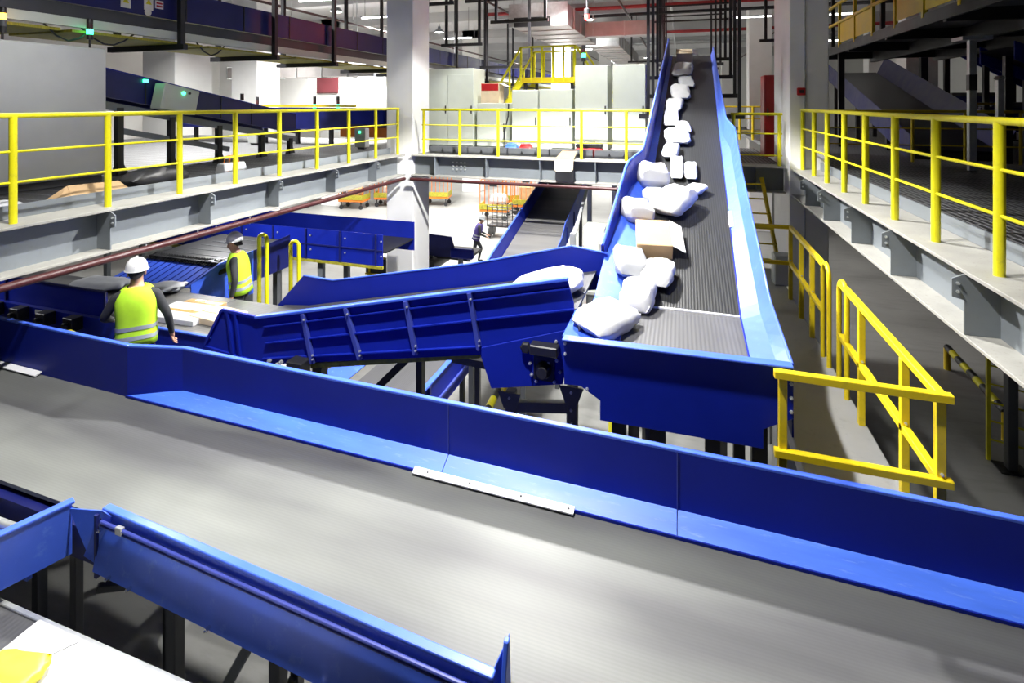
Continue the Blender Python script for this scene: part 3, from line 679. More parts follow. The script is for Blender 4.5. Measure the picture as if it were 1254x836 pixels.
# conveyor descending behind the cabinet
t = thing('descending_conveyor', 'dark blue conveyor sloping down behind the grey cabinet with a junction box', 'conveyor', (-9.6, 8, DZ))
dzl = lambda y: 6.60 - .19 * (y - 6.0)
XD = -9.0
S = lambda y, dz: V((XD, y, dzl(y) + dz))
link('side_guard', MB().sheet([S(5.9, 0), S(10.6, 0), S(10.6, -.46), S(5.9, -.46)], .02), 'navy', t)
link('back_guard', MB().sheet([S(5.9, 0) + V((-1.0, 0, 0)), S(10.6, 0) + V((-1.0, 0, 0)), S(10.6, -.4) + V((-1.0, 0, 0)), S(5.9, -.4) + V((-1.0, 0, 0))], .02), 'navy', t)
link('belt', MB().sheet([S(5.9, -.3), S(10.6, -.3), S(10.6, -.3) + V((-1, 0, 0)), S(5.9, -.3) + V((-1, 0, 0))], .02), 'belt_black', t)
link('frame_channel', MB().bar(S(5.9, -.60), S(10.6, -.60), .05, .13), 'steel', t)
link('lip', MB().bar(S(5.9, .01), S(10.6, .01), .05, .02), 'blue', t)
for y in (6.8, 7.6, 8.4, 9.2, 10.0): link('panel_joint', MB().bar(S(y, 0) + V((.012, 0, 0)), S(y, -.45) + V((.012, 0, 0)), .02, .02), 'black', t)
for y in (6.35, 7.3, 8.35, 9.5, 10.4):
    lg = link('leg', MB().box(XD - .05, XD + .05, y - .05, y + .05, DZ, dzl(y) - .6), 'black', t)
    link('foot_gusset', MB().prism([(XD, y - .05, DZ + .22), (XD, y - .16, DZ), (XD, y + .16, DZ), (XD, y + .05, DZ + .22)], (.02, 0, 0)), 'black', lg)
link('brace', MB().bar((XD, 6.35, DZ + .75), (XD, 8.6, DZ + .25), .05, .1), 'steel', t)
jb = link('junction_box', MB().prism([S(6.95, -.05) + V((.05, 0, 0)), S(7.65, -.05) + V((.05, 0, 0)), S(7.55, -.52) + V((.05, 0, 0)), S(6.85, -.52) + V((.05, 0, 0))], (.25, 0, 0)), 'cabinet', t, bev=.01)
q = S(7.3, -.16); link('indicator', MB().lathe(q + V((.30, 0, 0)), [(.03, -.01), (.03, .02), (.015, .03)], 12, (1, 0, 0)), 'green_lamp', jb)
link('knob', MB().lathe(q + V((.30, .12, 0)), [(.022, -.01), (.022, .025)], 10, (1, 0, 0)), 'black', jb)
q = S(6.75, -.02); link('indicator', MB().box(q.x + .02, q.x + .05, q.y, q.y + .08, q.z - .06, q.z - .01), 'green_lamp', t)
q = S(8.9, .03); link('photo_eye', MB().box(q.x, q.x + .04, q.y, q.y + .06, q.z, q.z + .14), 'black', t)
# level conveyor beyond it, with orange panel and small beacons
t = thing('deck_conveyor', 'low dark blue conveyor with orange skirt across the deck behind the railing', 'conveyor', (-9.5, 13.5, DZ))
link('side_guard', MB().box(-15.5, -7.4, 12.88, 12.94, 5.25, 5.88), 'navy', t)
link('belt', MB().box(-15.5, -7.4, 12.94, 13.9, 5.5, 5.53), 'belt_black', t)
link('rear_guard', MB().box(-15.5, -7.4, 13.9, 13.96, 5.25, 5.88), 'navy', t)
link('blue_panel', MB().box(-9.0, -7.9, 12.80, 12.87, 5.42, 5.82), 'blue', t)
link('orange_skirt', MB().box(-9.3, -7.2, 12.78, 12.87, 5.05, 5.32), 'orange', t)
link('orange_cable_tray', MB().box(-13.6, -8.9, 12.9, 13.0, 5.90, 5.96), 'amber', t)
for x in (-15, -13.4, -12.2, -11.0, -9.8, -8.6): link('leg', MB().box(x - .05, x + .05, 13.0, 13.1, DZ, 5.3), 'black', t)
link('brace', MB().bar((-13.0, 12.95, 5.2), (-12.2, 12.95, DZ), .06, .06), 'steel_dark', t)
for k, (x, s_) in enumerate(((-12.95, 'white column'), (-10.75, 'poster'), (-9.9, 'white door panel'), (-8.1, 'orange skirt'))):
    beacon((x, 13.5, 5.53), 'small dark signal tower on the low deck conveyor, %s from the white column' % ['fourth', 'third', 'second', 'first'][k], 'green' if k in (1, 2) else None, h=.5, r=.05, post=.2)
for k, (x, y) in enumerate(((-11.9, 12.3), (-8.05, 7.6 + 4.4))):
    bx = thing('control_box', ['grey control box with green light standing near the deck conveyor legs', 'pale grey control box at the end of the deck conveyor'][k], 'control box', (x, y, DZ))
    link('box_body', MB().box(x - .16, x + .16, y - .1, y + .1, DZ + .05, DZ + .55), 'cabinet_grey', bx, bev=.01)
    link('stand', MB().box(x - .1, x + .1, y - .05, y + .05, DZ, DZ + .05), 'steel_dark', bx)
    link('indicator', MB().lathe((x, y - .1, DZ + .45), [(.025, -.01), (.025, .02)], 10, (0, -1, 0)), 'green_lamp', bx)
# odds and ends lying at the deck edge
def bag(name, c, s, label, mat, cat='bag', rotz=0., n=10, seed=1, flat=.55, tilt=(0, 0), group=None):
    """a filled soft bag: rounded pillow with sagging creases"""
    rnd = random.Random(seed); c = V(c); rings = []
    k = 8
    for i in range(k + 1):
        u = -1 + 2 * i / k; prof = (1 - abs(u) ** 3.2) ** .5 if abs(u) < 1 else 0
        ring = []
        for j in range(n * 2):
            a = 2 * PI * j / (n * 2)
            ca, sa = math.cos(a), math.sin(a)
            x = math.copysign(abs(ca) ** .55, ca) * (0.72 + .28 * prof); z = math.copysign(abs(sa) ** .9, sa) * max(prof, .06)
            z *= 1 + .12 * math.sin(5 * a + seed + u * 4); x *= 1 + .05 * math.sin(3 * u * 3 + seed)
            ring.append(V((x * s[0] / 2, u * s[1] / 2, z * s[2] / 2 + (.0 if abs(u) < 1 else 0))) + V((0, 0, .01 * rnd.uniform(-1, 1))))
        rings.append(ring)
    R = Matrix.Rotation(rotz, 3, 'Z') @ Matrix.Rotation(tilt[0], 3, 'X') @ Matrix.Rotation(tilt[1], 3, 'Y')
    rings = [[R @ p for p in r] for r in rings]
    zmin = min(p.z for r in rings for p in r)
    m = MB(); m.loft([[c + p - V((0, 0, zmin if tilt == (0, 0) else 0)) for p in r] for r in rings])
    return solo(name, m, mat, label, cat, group, smooth=True)
def carton(c, s, label, mat='kraft', rotz=0., tilt=0., open_flap=False, cat='box', name='carton', group=None, tapec='tape', red=False):
    c = V(c); t = thing(name, label, cat, c, group)
    R = Matrix.Rotation(rotz, 3, 'Z') @ Matrix.Rotation(tilt, 3, 'X')
    def fix(mb): mb.v = [c + R @ (p - c) for p in mb.v]; return mb
    x, y, z = s[0] / 2, s[1] / 2, s[2]
    link('body', fix(MB().box(c.x - x, c.x + x, c.y - y, c.y + y, c.z, c.z + z)), mat, t, bev=.006)
    if open_flap:
        link('flap', fix(MB().sheet([(c.x + x, c.y - y, c.z + z), (c.x + x, c.y + y, c.z + z), (c.x + x + .22 * s[0] + .05, c.y + y, c.z + z + .04 - .12), (c.x + x + .22 * s[0] + .05, c.y - y, c.z + z - .08)], .008)), 'label_paper', t)
    else:
        link('tape', fix(MB().box(c.x - x - .002, c.x + x + .002, c.y - .03, c.y + .03, c.z + z - .05, c.z + z + .003)), tapec, t)
        link('address_label', fix(MB().box(c.x - x * .6, c.x - x * .1, c.y + y * .25, c.y + y * .8, c.z + z, c.z + z + .004)), 'label_paper', t)
    if red: link('red_print', fix(MB().box(c.x - x * .94, c.x + x * .94, c.y - y - .004, c.y - y, c.z + z * .62, c.z + z * .97)), 'red', t)
    return t
q = at(150, 228, X=-7.0)
bag('refuse_bag', (-7.0, 5.45, DZ), (.40, .85, .30), 'black plastic bag lying on the deck edge behind the railing', 'black', seed=3)
m = MB().sheet([(-6.76, 4.25, DZ + .02), (-6.95, 4.3, DZ + .22), (-6.95, 4.9, DZ + .2), (-6.76, 5.0, DZ + .02)], .01).sheet([(-6.95, 4.3, DZ + .22), (-7.05, 4.1, DZ + .05), (-6.85, 4.1, DZ + .01), (-6.76, 4.25, DZ + .02)], .01)
solo('wrapping_paper', m, 'kraft', 'crumpled brown wrapping paper next to the black bag on the deck', 'paper')
t = thing('carrier_bag', 'white carrier bag with orange handles standing on the deck edge', 'bag', (-6.85, 6.6, DZ))
link('bag_body', MB().loft([[(-6.85 + sx * a, 6.6 + sy * b, z) for sx, sy in ((-1, -1), (1, -1), (1, 1), (-1, 1))] for a, b, z in ((.09, .20, DZ), (.11, .22, DZ + .12), (.07, .21, DZ + .26))]), 'poly_grey', t, bev=.02, seg=2)
for dx in (-.05, .05): link('handle', MB().tube([(-6.85 + dx, 6.5, DZ + .25), (-6.85 + dx, 6.52, DZ + .36), (-6.85 + dx, 6.66, DZ + .37), (-6.85 + dx, 6.7, DZ + .25)], .008, 6), 'orange', t)
bag('plastic_sheet', (-6.95, 3.55, DZ), (.3, .6, .14), 'clear grey plastic wrapping heaped on the deck edge', 'poly_grey', 'wrapping', seed=5)
solo('paper_stack', MB().box(-6.85, -6.66, 3.35, 3.62, DZ, DZ + .09).box(-6.84, -6.65, 3.37, 3.60, DZ + .092, DZ + .14), 'poly_white', 'white wad of paper on the deck edge by the second railing post', 'paper', rot=None) if False else solo('paper_wad', MB().box(-6.98, -6.78, 2.75, 3.15, DZ, DZ + .10), 'poly_white', 'white wad of paper on the deck edge by the second railing post', 'paper', bev=.01)
# ================================================================ OVERHEAD CONVEYOR, upper left
t = thing('overhead_conveyor', 'long dark blue overhead conveyor hung from the ceiling with yellow mesh below', 'conveyor', (-8.6, 12, 7.1))
XO = -8.75
link('side_guard', MB().box(XO - .03, XO, 2.0, 46, 7.52, 8.05), 'navy', t)
link('rear_guard', MB().box(XO - 1.25, XO - 1.22, 2.0, 46, 7.52, 8.05), 'navy', t)
link('belt', MB().box(XO - 1.22, XO - .03, 2.0, 46, 7.62, 7.65), 'belt_black', t)
link('side_rail', MB().box(XO - .02, XO + .06, 2.0, 46, 7.16, 7.30), 'cabinet', t)
link('under_channel', MB().box(XO - .2, XO - .1, 2.0, 46, 7.32, 7.52), 'steel_dark', t)
for i in range(14):
    y = 3.0 + i * 2.4; link('mesh_panel', MB().box(XO - 1.4, XO + .05, y + .05, y + 2.3, 7.08, 7.12), 'yellow_mesh', t)
for i in range(24):
    y = 7.4 + 1.35 * i; link('panel_joint', MB().box(XO, XO + .012, y - .012, y + .012, 7.52, 8.05), 'black', t)
# small warning plates
for i, (px, py, w_, h_) in enumerate(((154, 2, .16, .2), (182, 4, .16, .24), (195, 6, .15, .14))):
    q = at(px, py, X=XO + .005)
    pl = link('warning_plate', MB().box(XO, XO + .008, q.y - w_ / 2, q.y + w_ / 2, q.z - h_ / 2, q.z + h_ / 2), 'label_paper', t)
    if i < 2: link('warning_triangle', MB().prism([(XO + .008, q.y - .055, q.z - .02), (XO + .008, q.y + .055, q.z - .02), (XO + .008, q.y, q.z + .07)], (.003, 0, 0)), 'yellow', pl)
    else: link('red_text', MB().box(XO + .008, XO + .011, q.y - .055, q.y + .055, q.z + .01, q.z + .04).box(XO + .008, XO + .011, q.y - .055, q.y + .055, q.z - .04, q.z - .01), 'red', pl)
q = at(181, 15, X=XO + .01); link('round_plate', MB().lathe(q, [(.06, 0), (.06, .01)], 16, (1, 0, 0)), 'label_paper', t)
for y0, n in ((5.1, 4), (5.6, 5), (7.6, 4)):
    link('drooping_cable', MB().tube([V((XO + .02, y0 + .16 * k, 7.16 - .22 * math.sin(PI * k / n))) for k in range(n + 1)], .014, 6), 'black', t, smooth=True)
def hanger(y, label, x0=XO - 1.5, x1=XO + .12, zb=6.98, group='hanger frames of the overhead conveyor', w_=.09):
    t = thing('hanger_frame', label, 'hanger frame', (x0, y, zb), group)
    link('cross_bar', MB().box(x0 - .2, x1 + .1, y - w_ / 2, y + w_ / 2, zb, zb + .1), 'hanger', t)
    for x in (x0, x1): link('upright', MB().box(x - w_ / 2, x + w_ / 2, y - w_ / 2, y + w_ / 2, zb + .1, CEIL), 'hanger', t)
for i, y in enumerate((7.2, 9.5, 11.6, 14.4, 16.5, 19.5, 23, 27, 31)):
    hanger(y, 'charcoal hanger frame under the long overhead conveyor, %s frame away from the grey cabinet' % ORD[i])
# ================================================================ BACK DECK cabinets and platform
def cab(name, label, x0, x1, y0, y1, z0, z1, doors, mat='cabinet', plinth=.12, top=None):
    t = thing(name, label, 'cabinet', ((x0 + x1) / 2, (y0 + y1) / 2, z0))
    link('body', MB().box(x0, x1, y0, y1, z0 + plinth, z1), mat, t, bev=.012)
    link('plinth', MB().box(x0 + .04, x1 - .04, y0 + .04, y1 - .04, z0, z0 + plinth), 'black', t)
    n = doors; w_ = (x1 - x0) / n
    for i in range(n):
        d = link('door', MB().box(x0 + i * w_ + .006, x0 + (i + 1) * w_ - .006, y0 - .02, y0, z0 + plinth + .02, z1 - (.02 if top is None else top)), mat, t, bev=.004)
        link('handle', MB().box(x0 + (i + 1) * w_ - .07, x0 + (i + 1) * w_ - .04, y0 - .035, y0 - .02, (z0 + z1) / 2 - .1, (z0 + z1) / 2 + .1), 'black', d)
    return t
YC = 12.3
X_ = lambda px: at(px, 127, Y=YC).x
Z_ = lambda px, py: at(px, py, Y=YC).z
cab('electrical_cabinet', 'big two-door grey green cabinet beside the white column behind the back railing', X_(518), X_(580), YC, YC + .8, DZ, Z_(550, 84), 2, top=.16)
cab('electrical_cabinet', 'low pale cabinet carrying the red and brown carton', X_(584), X_(620), YC, YC + .6, DZ, Z_(600, 126), 1)
cab('electrical_cabinet', 'half height pale cabinet under the yellow platform, nearer the carton', X_(627), X_(659), YC, YC + .7, DZ, Z_(640, 110), 1)
cab('electrical_cabinet', 'half height pale cabinet under the yellow platform, beside the tall cabinets', X_(660.5), X_(701), YC, YC + .7, DZ, Z_(680, 109), 1)
cab('electrical_cabinet', 'tall pale cabinet with its back to the yellow platform', X_(705), X_(745), YC - .1, YC + .7, DZ, Z_(725, 80), 1)
cab('electrical_cabinet', 'tall pale cabinet closest to the sloping conveyor on the back deck', X_(751), X_(791), YC - .1, YC + .7, DZ, Z_(770, 79), 1)
p = V((X_(599), YC + .25, Z_(600, 126)))
carton(p, (.48, .4, .5), 'brown carton with red printed band standing on the low pale cabinet', 'kraft_light', 0, 0, True, red=True)
# green lamp tower among the cabinets
beacon((X_(711), YC + .4, Z_(711, 79)), 'signal tower lit green on the tall pale cabinet beside the yellow platform', 'green', h=.4, r=.055, post=.1)
# yellow access platform with stairs, behind the cabinets
t = thing('stair_platform', 'yellow stair platform with railings above the pale cabinets', 'platform', (-2.6, 13.9, DZ))
YB = 13.7
px0, px1 = at(638, 100, Y=YB).x, at(704, 100, Y=YB).x
pz = at(670, 100, Y=YB).z
link('floor_plate', MB().box(px0, px1, YB, YB + 1.4, pz, pz + .05), 'steel_dark', t)
link('fascia', MB().box(px0, px1, YB - .02, YB, pz - .03, pz + .12), 'amber', t)
link('fascia', MB().box(px1, px1 + .02, YB, YB + 1.4, pz - .03, pz + .12), 'amber', t)
hz = at(670, 57, Y=YB).z
for yy in (YB, YB + 1.38):
    link('top_rail', MB().bar((px0, yy, hz), (px1, yy, hz), .05, .05), 'yellow', t)
    for k in range(6):
        x = lerp(px0, px1, k / 5); link('post', MB().box(x - .025, x + .025, yy - .025, yy + .025, pz, hz), 'yellow', t)
link('top_rail', MB().bar((px1, YB, hz), (px1, YB + 1.4, hz), .05, .05), 'yellow', t)
for k in (0, 1):
    yy = YB + k * 1.38
    e0, e1 = V((px0, yy, pz)), V((px0 - 1.1, yy, DZ))
    link('stair_stringer', MB().bar(e0, e1, .05, .16), 'yellow', t)
    link('stair_rail', MB().bar(e0 + V((0, 0, hz - pz)), e1 + V((0, 0, .95)), .05, .05), 'yellow', t)
    for f in (.3, .62, .98):
        q = e0.lerp(e1, f); link('post', MB().box(q.x - .022, q.x + .022, yy - .022, yy + .022, q.z, q.z + lerp(hz - pz, .95, f)), 'yellow', t)
    e0, e1 = V((px1, yy + .1, pz)), V((px1 + 1.2, yy + .1, DZ))
    link('stair_stringer', MB().bar(e0, e1, .05, .16), 'yellow', t)
    link('stair_rail', MB().bar(e0 + V((0, 0, hz - pz)), e1 + V((0, 0, .95)), .05, .05), 'yellow', t)
for k in range(6):
    q = V((px0, YB, pz)).lerp(V((px0 - 1.1, YB, DZ)), (k + .5) / 6); link('tread', MB().box(q.x - .12, q.x + .12, YB, YB + 1.38, q.z, q.z + .03), 'steel_dark', t)
for x in (px0 + .1, px1 - .1):
    for yy in (YB + .1, YB + 1.3): link('leg', MB().box(x - .04, x + .04, yy - .04, yy + .04, DZ, pz), 'black', t)
# clutter on the back deck edge
q = at(692, 186, Y=11.05)
t = thing('cardboard_sheet', 'pale cardboard flap hanging over the back deck beam with black plastic below', 'cardboard', (q.x, 11.0, DZ - .02))
link('flap', MB().sheet([(q.x - .21, 10.97, DZ + .01), (q.x + .2, 10.97, DZ + .01), (q.x + .19, 10.955, DZ - .20), (q.x + .14, 10.95, DZ - .25), (q.x - .17, 10.95, DZ - .25), (q.x - .22, 10.955, DZ - .2)], .012), 'kraft_light', t)
link('fold', MB().sheet([(q.x - .2, 10.97, DZ + .012), (q.x + .2, 10.97, DZ + .012), (q.x + .22, 11.3, DZ + .16), (q.x - .12, 11.3, DZ + .16)], .012), 'kraft', t)
link('black_plastic', MB().sheet([(q.x - .19, 10.968, DZ - .04), (q.x + .2, 10.968, DZ - .04), (q.x + .22, 10.96, DZ - .47), (q.x - .18, 10.96, DZ - .46)], .008), 'black', t)
q = at(722, 178, Y=11.8)
t = thing('toolbox', 'red and black toolbox on the back deck before the tall pale cabinet', 'toolbox', (q.x, 11.8, DZ))
link('case', MB().box(q.x - .3, q.x + .3, 11.68, 11.95, DZ, DZ + .2), 'red', t, bev=.02)
link('lid', MB().box(q.x - .3, q.x + .3, 11.68, 11.95, DZ + .205, DZ + .30), 'black', t, bev=.02)
link('handle', MB().tube([(q.x - .12, 11.81, DZ + .29), (q.x - .1, 11.81, DZ + .36), (q.x + .1, 11.81, DZ + .36), (q.x + .12, 11.81, DZ + .29)], .014, 8), 'black', t)
for px, mt_, lb_, sd in ((627, 'blue_scuffed', 'small blue crumpled bag on the back deck under the hanging cable', 4), (644, 'red', 'small red crumpled bag on the back deck between blue bag and cardboard', 9), (668, 'poly_white', 'white crumpled wrapping on the back deck beside the cardboard flap', 12)):
    q = at(px, 180, Y=11.85); bag('crumpled_bag', (q.x, 11.85, DZ), (.3, .25, .24), lb_, mt_, seed=sd)
t = solo('hanging_cable', MB().tube([V((X_(624), 12.22, 6.0)), V((X_(624), 12.2, 5.7)), V((X_(620), 12.15, 5.3)), V((X_(622), 12.1, 4.86))], .018, 8), 'black', 'black cable drooping from the low pale cabinet to the deck', 'cable', smooth=True)
# red locker right of the sloping conveyor
q0, q1 = at(936, 92, Y=13.0), at(951, 198, Y=13.0)
t = thing('red_locker', 'tall narrow dark red locker standing against the white column', 'locker', ((q0.x + q1.x) / 2, 13.4, DZ))
link('body', MB().box(q0.x, q1.x + .25, 13.0, 13.6, DZ, q0.z), 'red', t, bev=.01)
link('door', MB().box(q0.x + .02, q1.x + .23, 12.98, 13.0, DZ + .05, q0.z - .03), 'red', t, bev=.006)
link('handle', MB().box(q0.x + .05, q0.x + .08, 12.95, 12.98, 5.7, 5.9), 'black', t)
# ================================================================ HALL FLOOR LEVEL: conveyors behind
t = thing('transfer_conveyor', 'blue panelled conveyor with yellow lower edge running behind the white column on grey posts', 'conveyor', (-9, 9.9, 0))
YT = 9.3
A, B = V((-15, YT, 3.22)), V((-5.75, YT, 3.30))
link('front_guard', MB().sheet([(-15, YT, 3.34), (-5.75, YT, 3.34), (-5.75, YT, 2.70), (-15, YT, 2.70)], .02), 'blue', t)
link('belt', MB().box(-15, -5.7, YT + .05, YT + 1.2, 2.95, 2.98), 'belt_black', t)
link('back_guard', MB().box(-15, -5.7, YT + 1.22, YT + 1.24, 2.70, 3.34), 'blue', t)
link('lower_edge', MB().box(-15, -5.75, YT - .03, YT + .03, 2.64, 2.69), 'yellow_mesh', t)
for k in range(11):
    x = -5.9 - k * .86
    r = link('rib', MB().box(x - .02, x + .02, YT - .035, YT - .01, 2.70, 3.34), 'navy', t)
    bm = MB().bolt((x + .12, YT - .012, 3.2), (0, -1, 0), .02).bolt((x + .12, YT - .012, 2.9), (0, -1, 0), .02)
    link('bolt', bm, 'galv', r)
link('stiffener', MB().box(-15, -5.75, YT - .03, YT - .01, 3.0, 3.025), 'navy', t)
for x in (-7.35, -9.3, -11.5, -13.8):
    link('post', MB().box(x - .06, x + .06, YT + .1, YT + .2, 0, 2.65), 'steel', t)
    link('post', MB().box(x - .06, x + .06, YT + 1.0, YT + 1.1, 0, 2.65), 'steel', t)
# slatted black infeed and blue chute
t = thing('slat_conveyor', 'black slatted conveyor end tipping onto a blue chute beside the pointing worker', 'conveyor', (-8.6, 7.6, 0))
sx0, sx1 = -8.75, -7.12
link('belt', MB().box(sx0, sx1, 6.68, 8.2, 3.33, 3.39), 'belt_black', t)
m = MB()
for k in range(26):
    x = sx0 + .06 + k * (sx1 - sx0 - .12) / 25; m.cyl((x, 6.64, 3.34), (x, 6.78, 3.40), .022, 6)
link('slat_edge', m, 'black', t)
m = MB()
for k in range(5): m.box(sx0 + .3, sx1 - .1, 6.95 + .25 * k, 6.965 + .25 * k, 3.39, 3.397)
link('seam', m, 'steel_dark', t)
for k in range(2): link('reflective_stripe', MB().sheet([(sx1 - .22 - .12 * k, 6.66, 3.402), (sx1 - .18 - .12 * k, 6.66, 3.402), (sx1 - .02 - .12 * k, 6.92, 3.402), (sx1 - .06 - .12 * k, 6.92, 3.402)], .006), 'white_strip', t)
link('chute_plate', MB().sheet([(sx0, 6.66, 3.33), (sx1, 6.66, 3.33), (sx1, 6.08, 3.19), (sx0, 6.08, 3.19)], .014), 'blue_gloss', t)
m = MB()
for k in range(11): x = sx0 + .06 + .14 * k; m.bar((x, 6.64, 3.338), (x + .06, 6.10, 3.205), .012, .008)
link('chute_rib', m, 'blue', t)
link('side_cheek', MB().prism([(sx1 + .01, 7.3, 3.44), (sx1 + .01, 6.6, 3.42), (sx1 + .01, 6.08, 3.24), (sx1 + .01, 6.08, 2.7), (sx1 + .01, 7.3, 2.7)], (.02, 0, 0)), 'blue_gloss', t)
link('back_guard', MB().sheet([(-13, 8.98, 3.0), (-10.1, 8.98, 3.0), (-10.1, 8.98, 3.72), (-13, 8.98, 3.72)], .014), 'navy', t)
link('side_guard', MB().sheet([(sx1 + .02, 7.3, 2.9), (sx1 + .02, 8.2, 2.9), (sx1 + .02, 8.2, 3.5), (sx1 + .02, 7.3, 3.44)], .014), 'navy', t)
for x in (sx0 + .1, sx1 - .1):
    for y in (6.8, 8.0): link('leg', MB().box(x - .05, x + .05, y - .05, y + .05, 0, 3.28), 'steel_dark', t)
# sloping conveyor under the back beam
t = thing('sloping_conveyor', 'dark belted sloping conveyor coming down from under the back beam', 'conveyor', (-2.9, 11, 0))
sz = lambda y: 2.94 + .24 * (y - 10.3)
xa, xb = -3.45, -2.42
P = lambda x, y, dz=0: V((x, y, sz(y) + dz))
link('belt', MB().sheet([P(xa, 8.2), P(xb, 8.2), P(xb, 15), P(xa, 15)], .02), 'belt_sort', t)
link('left_guard', MB().sheet([P(xa - .02, 8.2, .35), P(xa - .02, 15, .35), P(xa - .02, 15, -.2), P(xa - .02, 8.2, -.2)], .014), 'blue', t)
link('right_guard', MB().sheet([P(xb + .02, 8.2, .06), P(xb + .02, 10.9, .06), P(xb + .02, 11.3, .22), P(xb + .02, 15, .22), P(xb + .02, 15, -.3), P(xb + .02, 8.2, -.3)], .014), 'blue_gloss', t)
m = MB()
for y in (9.0, 9.8, 10.6, 11.4, 12.2): m.bar(P(xb + .035, y, .06), P(xb + .035, y, -.28), .03, .03)
link('rib', m, 'navy', t)
link('guard_lip', MB().bar(P(xa - .02, 8.2, .355), P(xa - .02, 15, .355), .03, .015), 'blue_lip', t)
link('bed', MB().prism([P(xa + .02, 8.2, -.03), P(xa + .02, 15, -.03), P(xa + .02, 15, -.2), P(xa + .02, 8.2, -.2)], (xb - xa - .04, 0, 0)), 'navy', t)
for y in (8.3, 10.8, 13.5):
    for x in (xa + .05, xb - .05): link('leg', MB().box(x - .04, x + .04, y - .04, y + .04, 0, sz(y) - .2), 'steel_dark', t)
# steel frame beside it
t = thing('support_frame', 'pale galvanised support frame with diagonal braces beside the sloping conveyor', 'frame', (-1.9, 11.0, 0))
fx0, fx1 = -2.02, -1.45
for x, y, z1 in ((fx0, 10.2, 3.45), (fx1, 12.2, 4.25), (fx0, 12.2, 4.25), (fx1, 10.2, 3.3)):
    link('upright', MB().box(x - .05, x + .05, y - .05, y + .05, 0, z1), 'galv', t, bev=.006)
link('brace', MB().bar((fx0, 10.2, 3.3), (fx0, 12.2, 4.2), .06, .06), 'galv', t)
link('brace', MB().bar((fx0, 10.3, 2.6), (fx1, 12.2, 3.3), .06, .06), 'galv', t)
link('brace', MB().bar((fx0, 12.2, 2.2), (fx1, 12.2, 3.2), .05, .05), 'galv', t)
link('cross_bar', MB().bar((fx0, 10.2, 2.3), (fx1, 10.2, 2.3), .05, .05), 'galv', t)
cb = thing('meter_cabinet', 'pale grey cabinet inside the galvanised frame', 'cabinet', (-1.75, 11.3, 0))
link('body', MB().box(-1.95, -1.5, 11.0, 11.5, 2.0, 3.4), 'cabinet', cb, bev=.01)
link('door', MB().box(-1.93, -1.52, 10.985, 11.0, 2.03, 3.37), 'cabinet', cb)
link('stand', MB().box(-1.9, -1.55, 11.05, 11.45, 0, 2.0), 'steel_dark', cb)
solo('equipment_case', MB().box(-1.35, -.95, 14.2, 14.9, 1.6, 3.0).box(-1.3, -1.0, 14.3, 14.8, 0, 1.6), 'steel_dark', 'dark brown equipment case behind the galvanised frame', 'case', bev=.02)
for i, (x, y) in enumerate(((-1.75, 9.0), (-1.15, 9.3))):
    t = thing('bumper_post', ['small yellow bumper post at the foot of the galvanised frame', 'small yellow bumper post between frame and blue guard wall'][i], 'bumper', (x, y, 0))
    link('post', MB().box(x - .05, x + .05, y - .05, y + .05, 0, 2.95), 'yellow', t, bev=.01)
    link('cap_bar', MB().box(x - .18, x + .18, y - .06, y + .06, 2.85, 2.95), 'yellow', t, bev=.01)
# low conveyor seen through the gap under the feed conveyor
t = thing('low_conveyor', 'grey belt with low blue guards seen beneath the ribbed feed conveyor', 'conveyor', (-4.2, 7, 0))
link('belt', MB().box(-4.98, -3.62, 5.3, 9.0, 1.47, 1.5), 'belt_infeed', t)
link('side_guard', MB().sheet([(-5.02, 5.3, 1.62), (-5.02, 9, 1.62), (-5.35, 9, 1.75), (-5.35, 5.3, 1.75)], .02), 'blue_gloss', t)
link('side_guard', MB().box(-3.60, -3.56, 5.3, 9.0, 1.25, 1.80), 'blue', t)
link('guard_lip', MB().box(-3.62, -3.54, 5.3, 9.0, 1.80, 1.82), 'blue_lip', t)
link('guard_rail', MB().box(-3.56, -3.53, 5.3, 9.0, 1.42, 1.46), 'slate_blue', t)
for y in (5.6, 7.0, 8.6):
    link('rib', MB().box(-3.56, -3.52, y - .03, y + .03, 1.25, 1.8), 'navy', t)
    for x in (-4.9, -3.7): link('leg', MB().box(x - .04, x + .04, y - .04, y + .04, 0, 1.45), 'steel_dark', t)
def bumper(a, b, label, n=7, r=.07, h=.5):
    a, b = V(a), V(b)
    t = thing('impact_guard', label, 'guard bar', (a.x, a.y, 0), 'yellow and black guard bars')
    for k in range(n):
        link('band', MB().cyl(a.lerp(b, k / n) + V((0, 0, h)), a.lerp(b, (k + 1) / n) + V((0, 0, h)), r, 12), 'yellow' if k % 2 else 'black', t, smooth=True)
    for p in (a, b): link('post', MB().cyl(p, p + V((0, 0, h)), r * .95, 12), 'amber', t, smooth=True)
    return t
q = at(592, 512, Z=.5); q2 = at(612, 470, Z=.5)
bumper((q.x, q.y, 0), (q2.x, q2.y + .4, 0), 'yellow and black guard bar on the floor under the drive cover', 5)
q = at(1160, 425, Z=.5); q2 = at(1232, 505, Z=.5)
bumper((q.x, q.y, 0), (q2.x, q2.y, 0), 'yellow and black guard bar on the floor under the grating deck', 9)
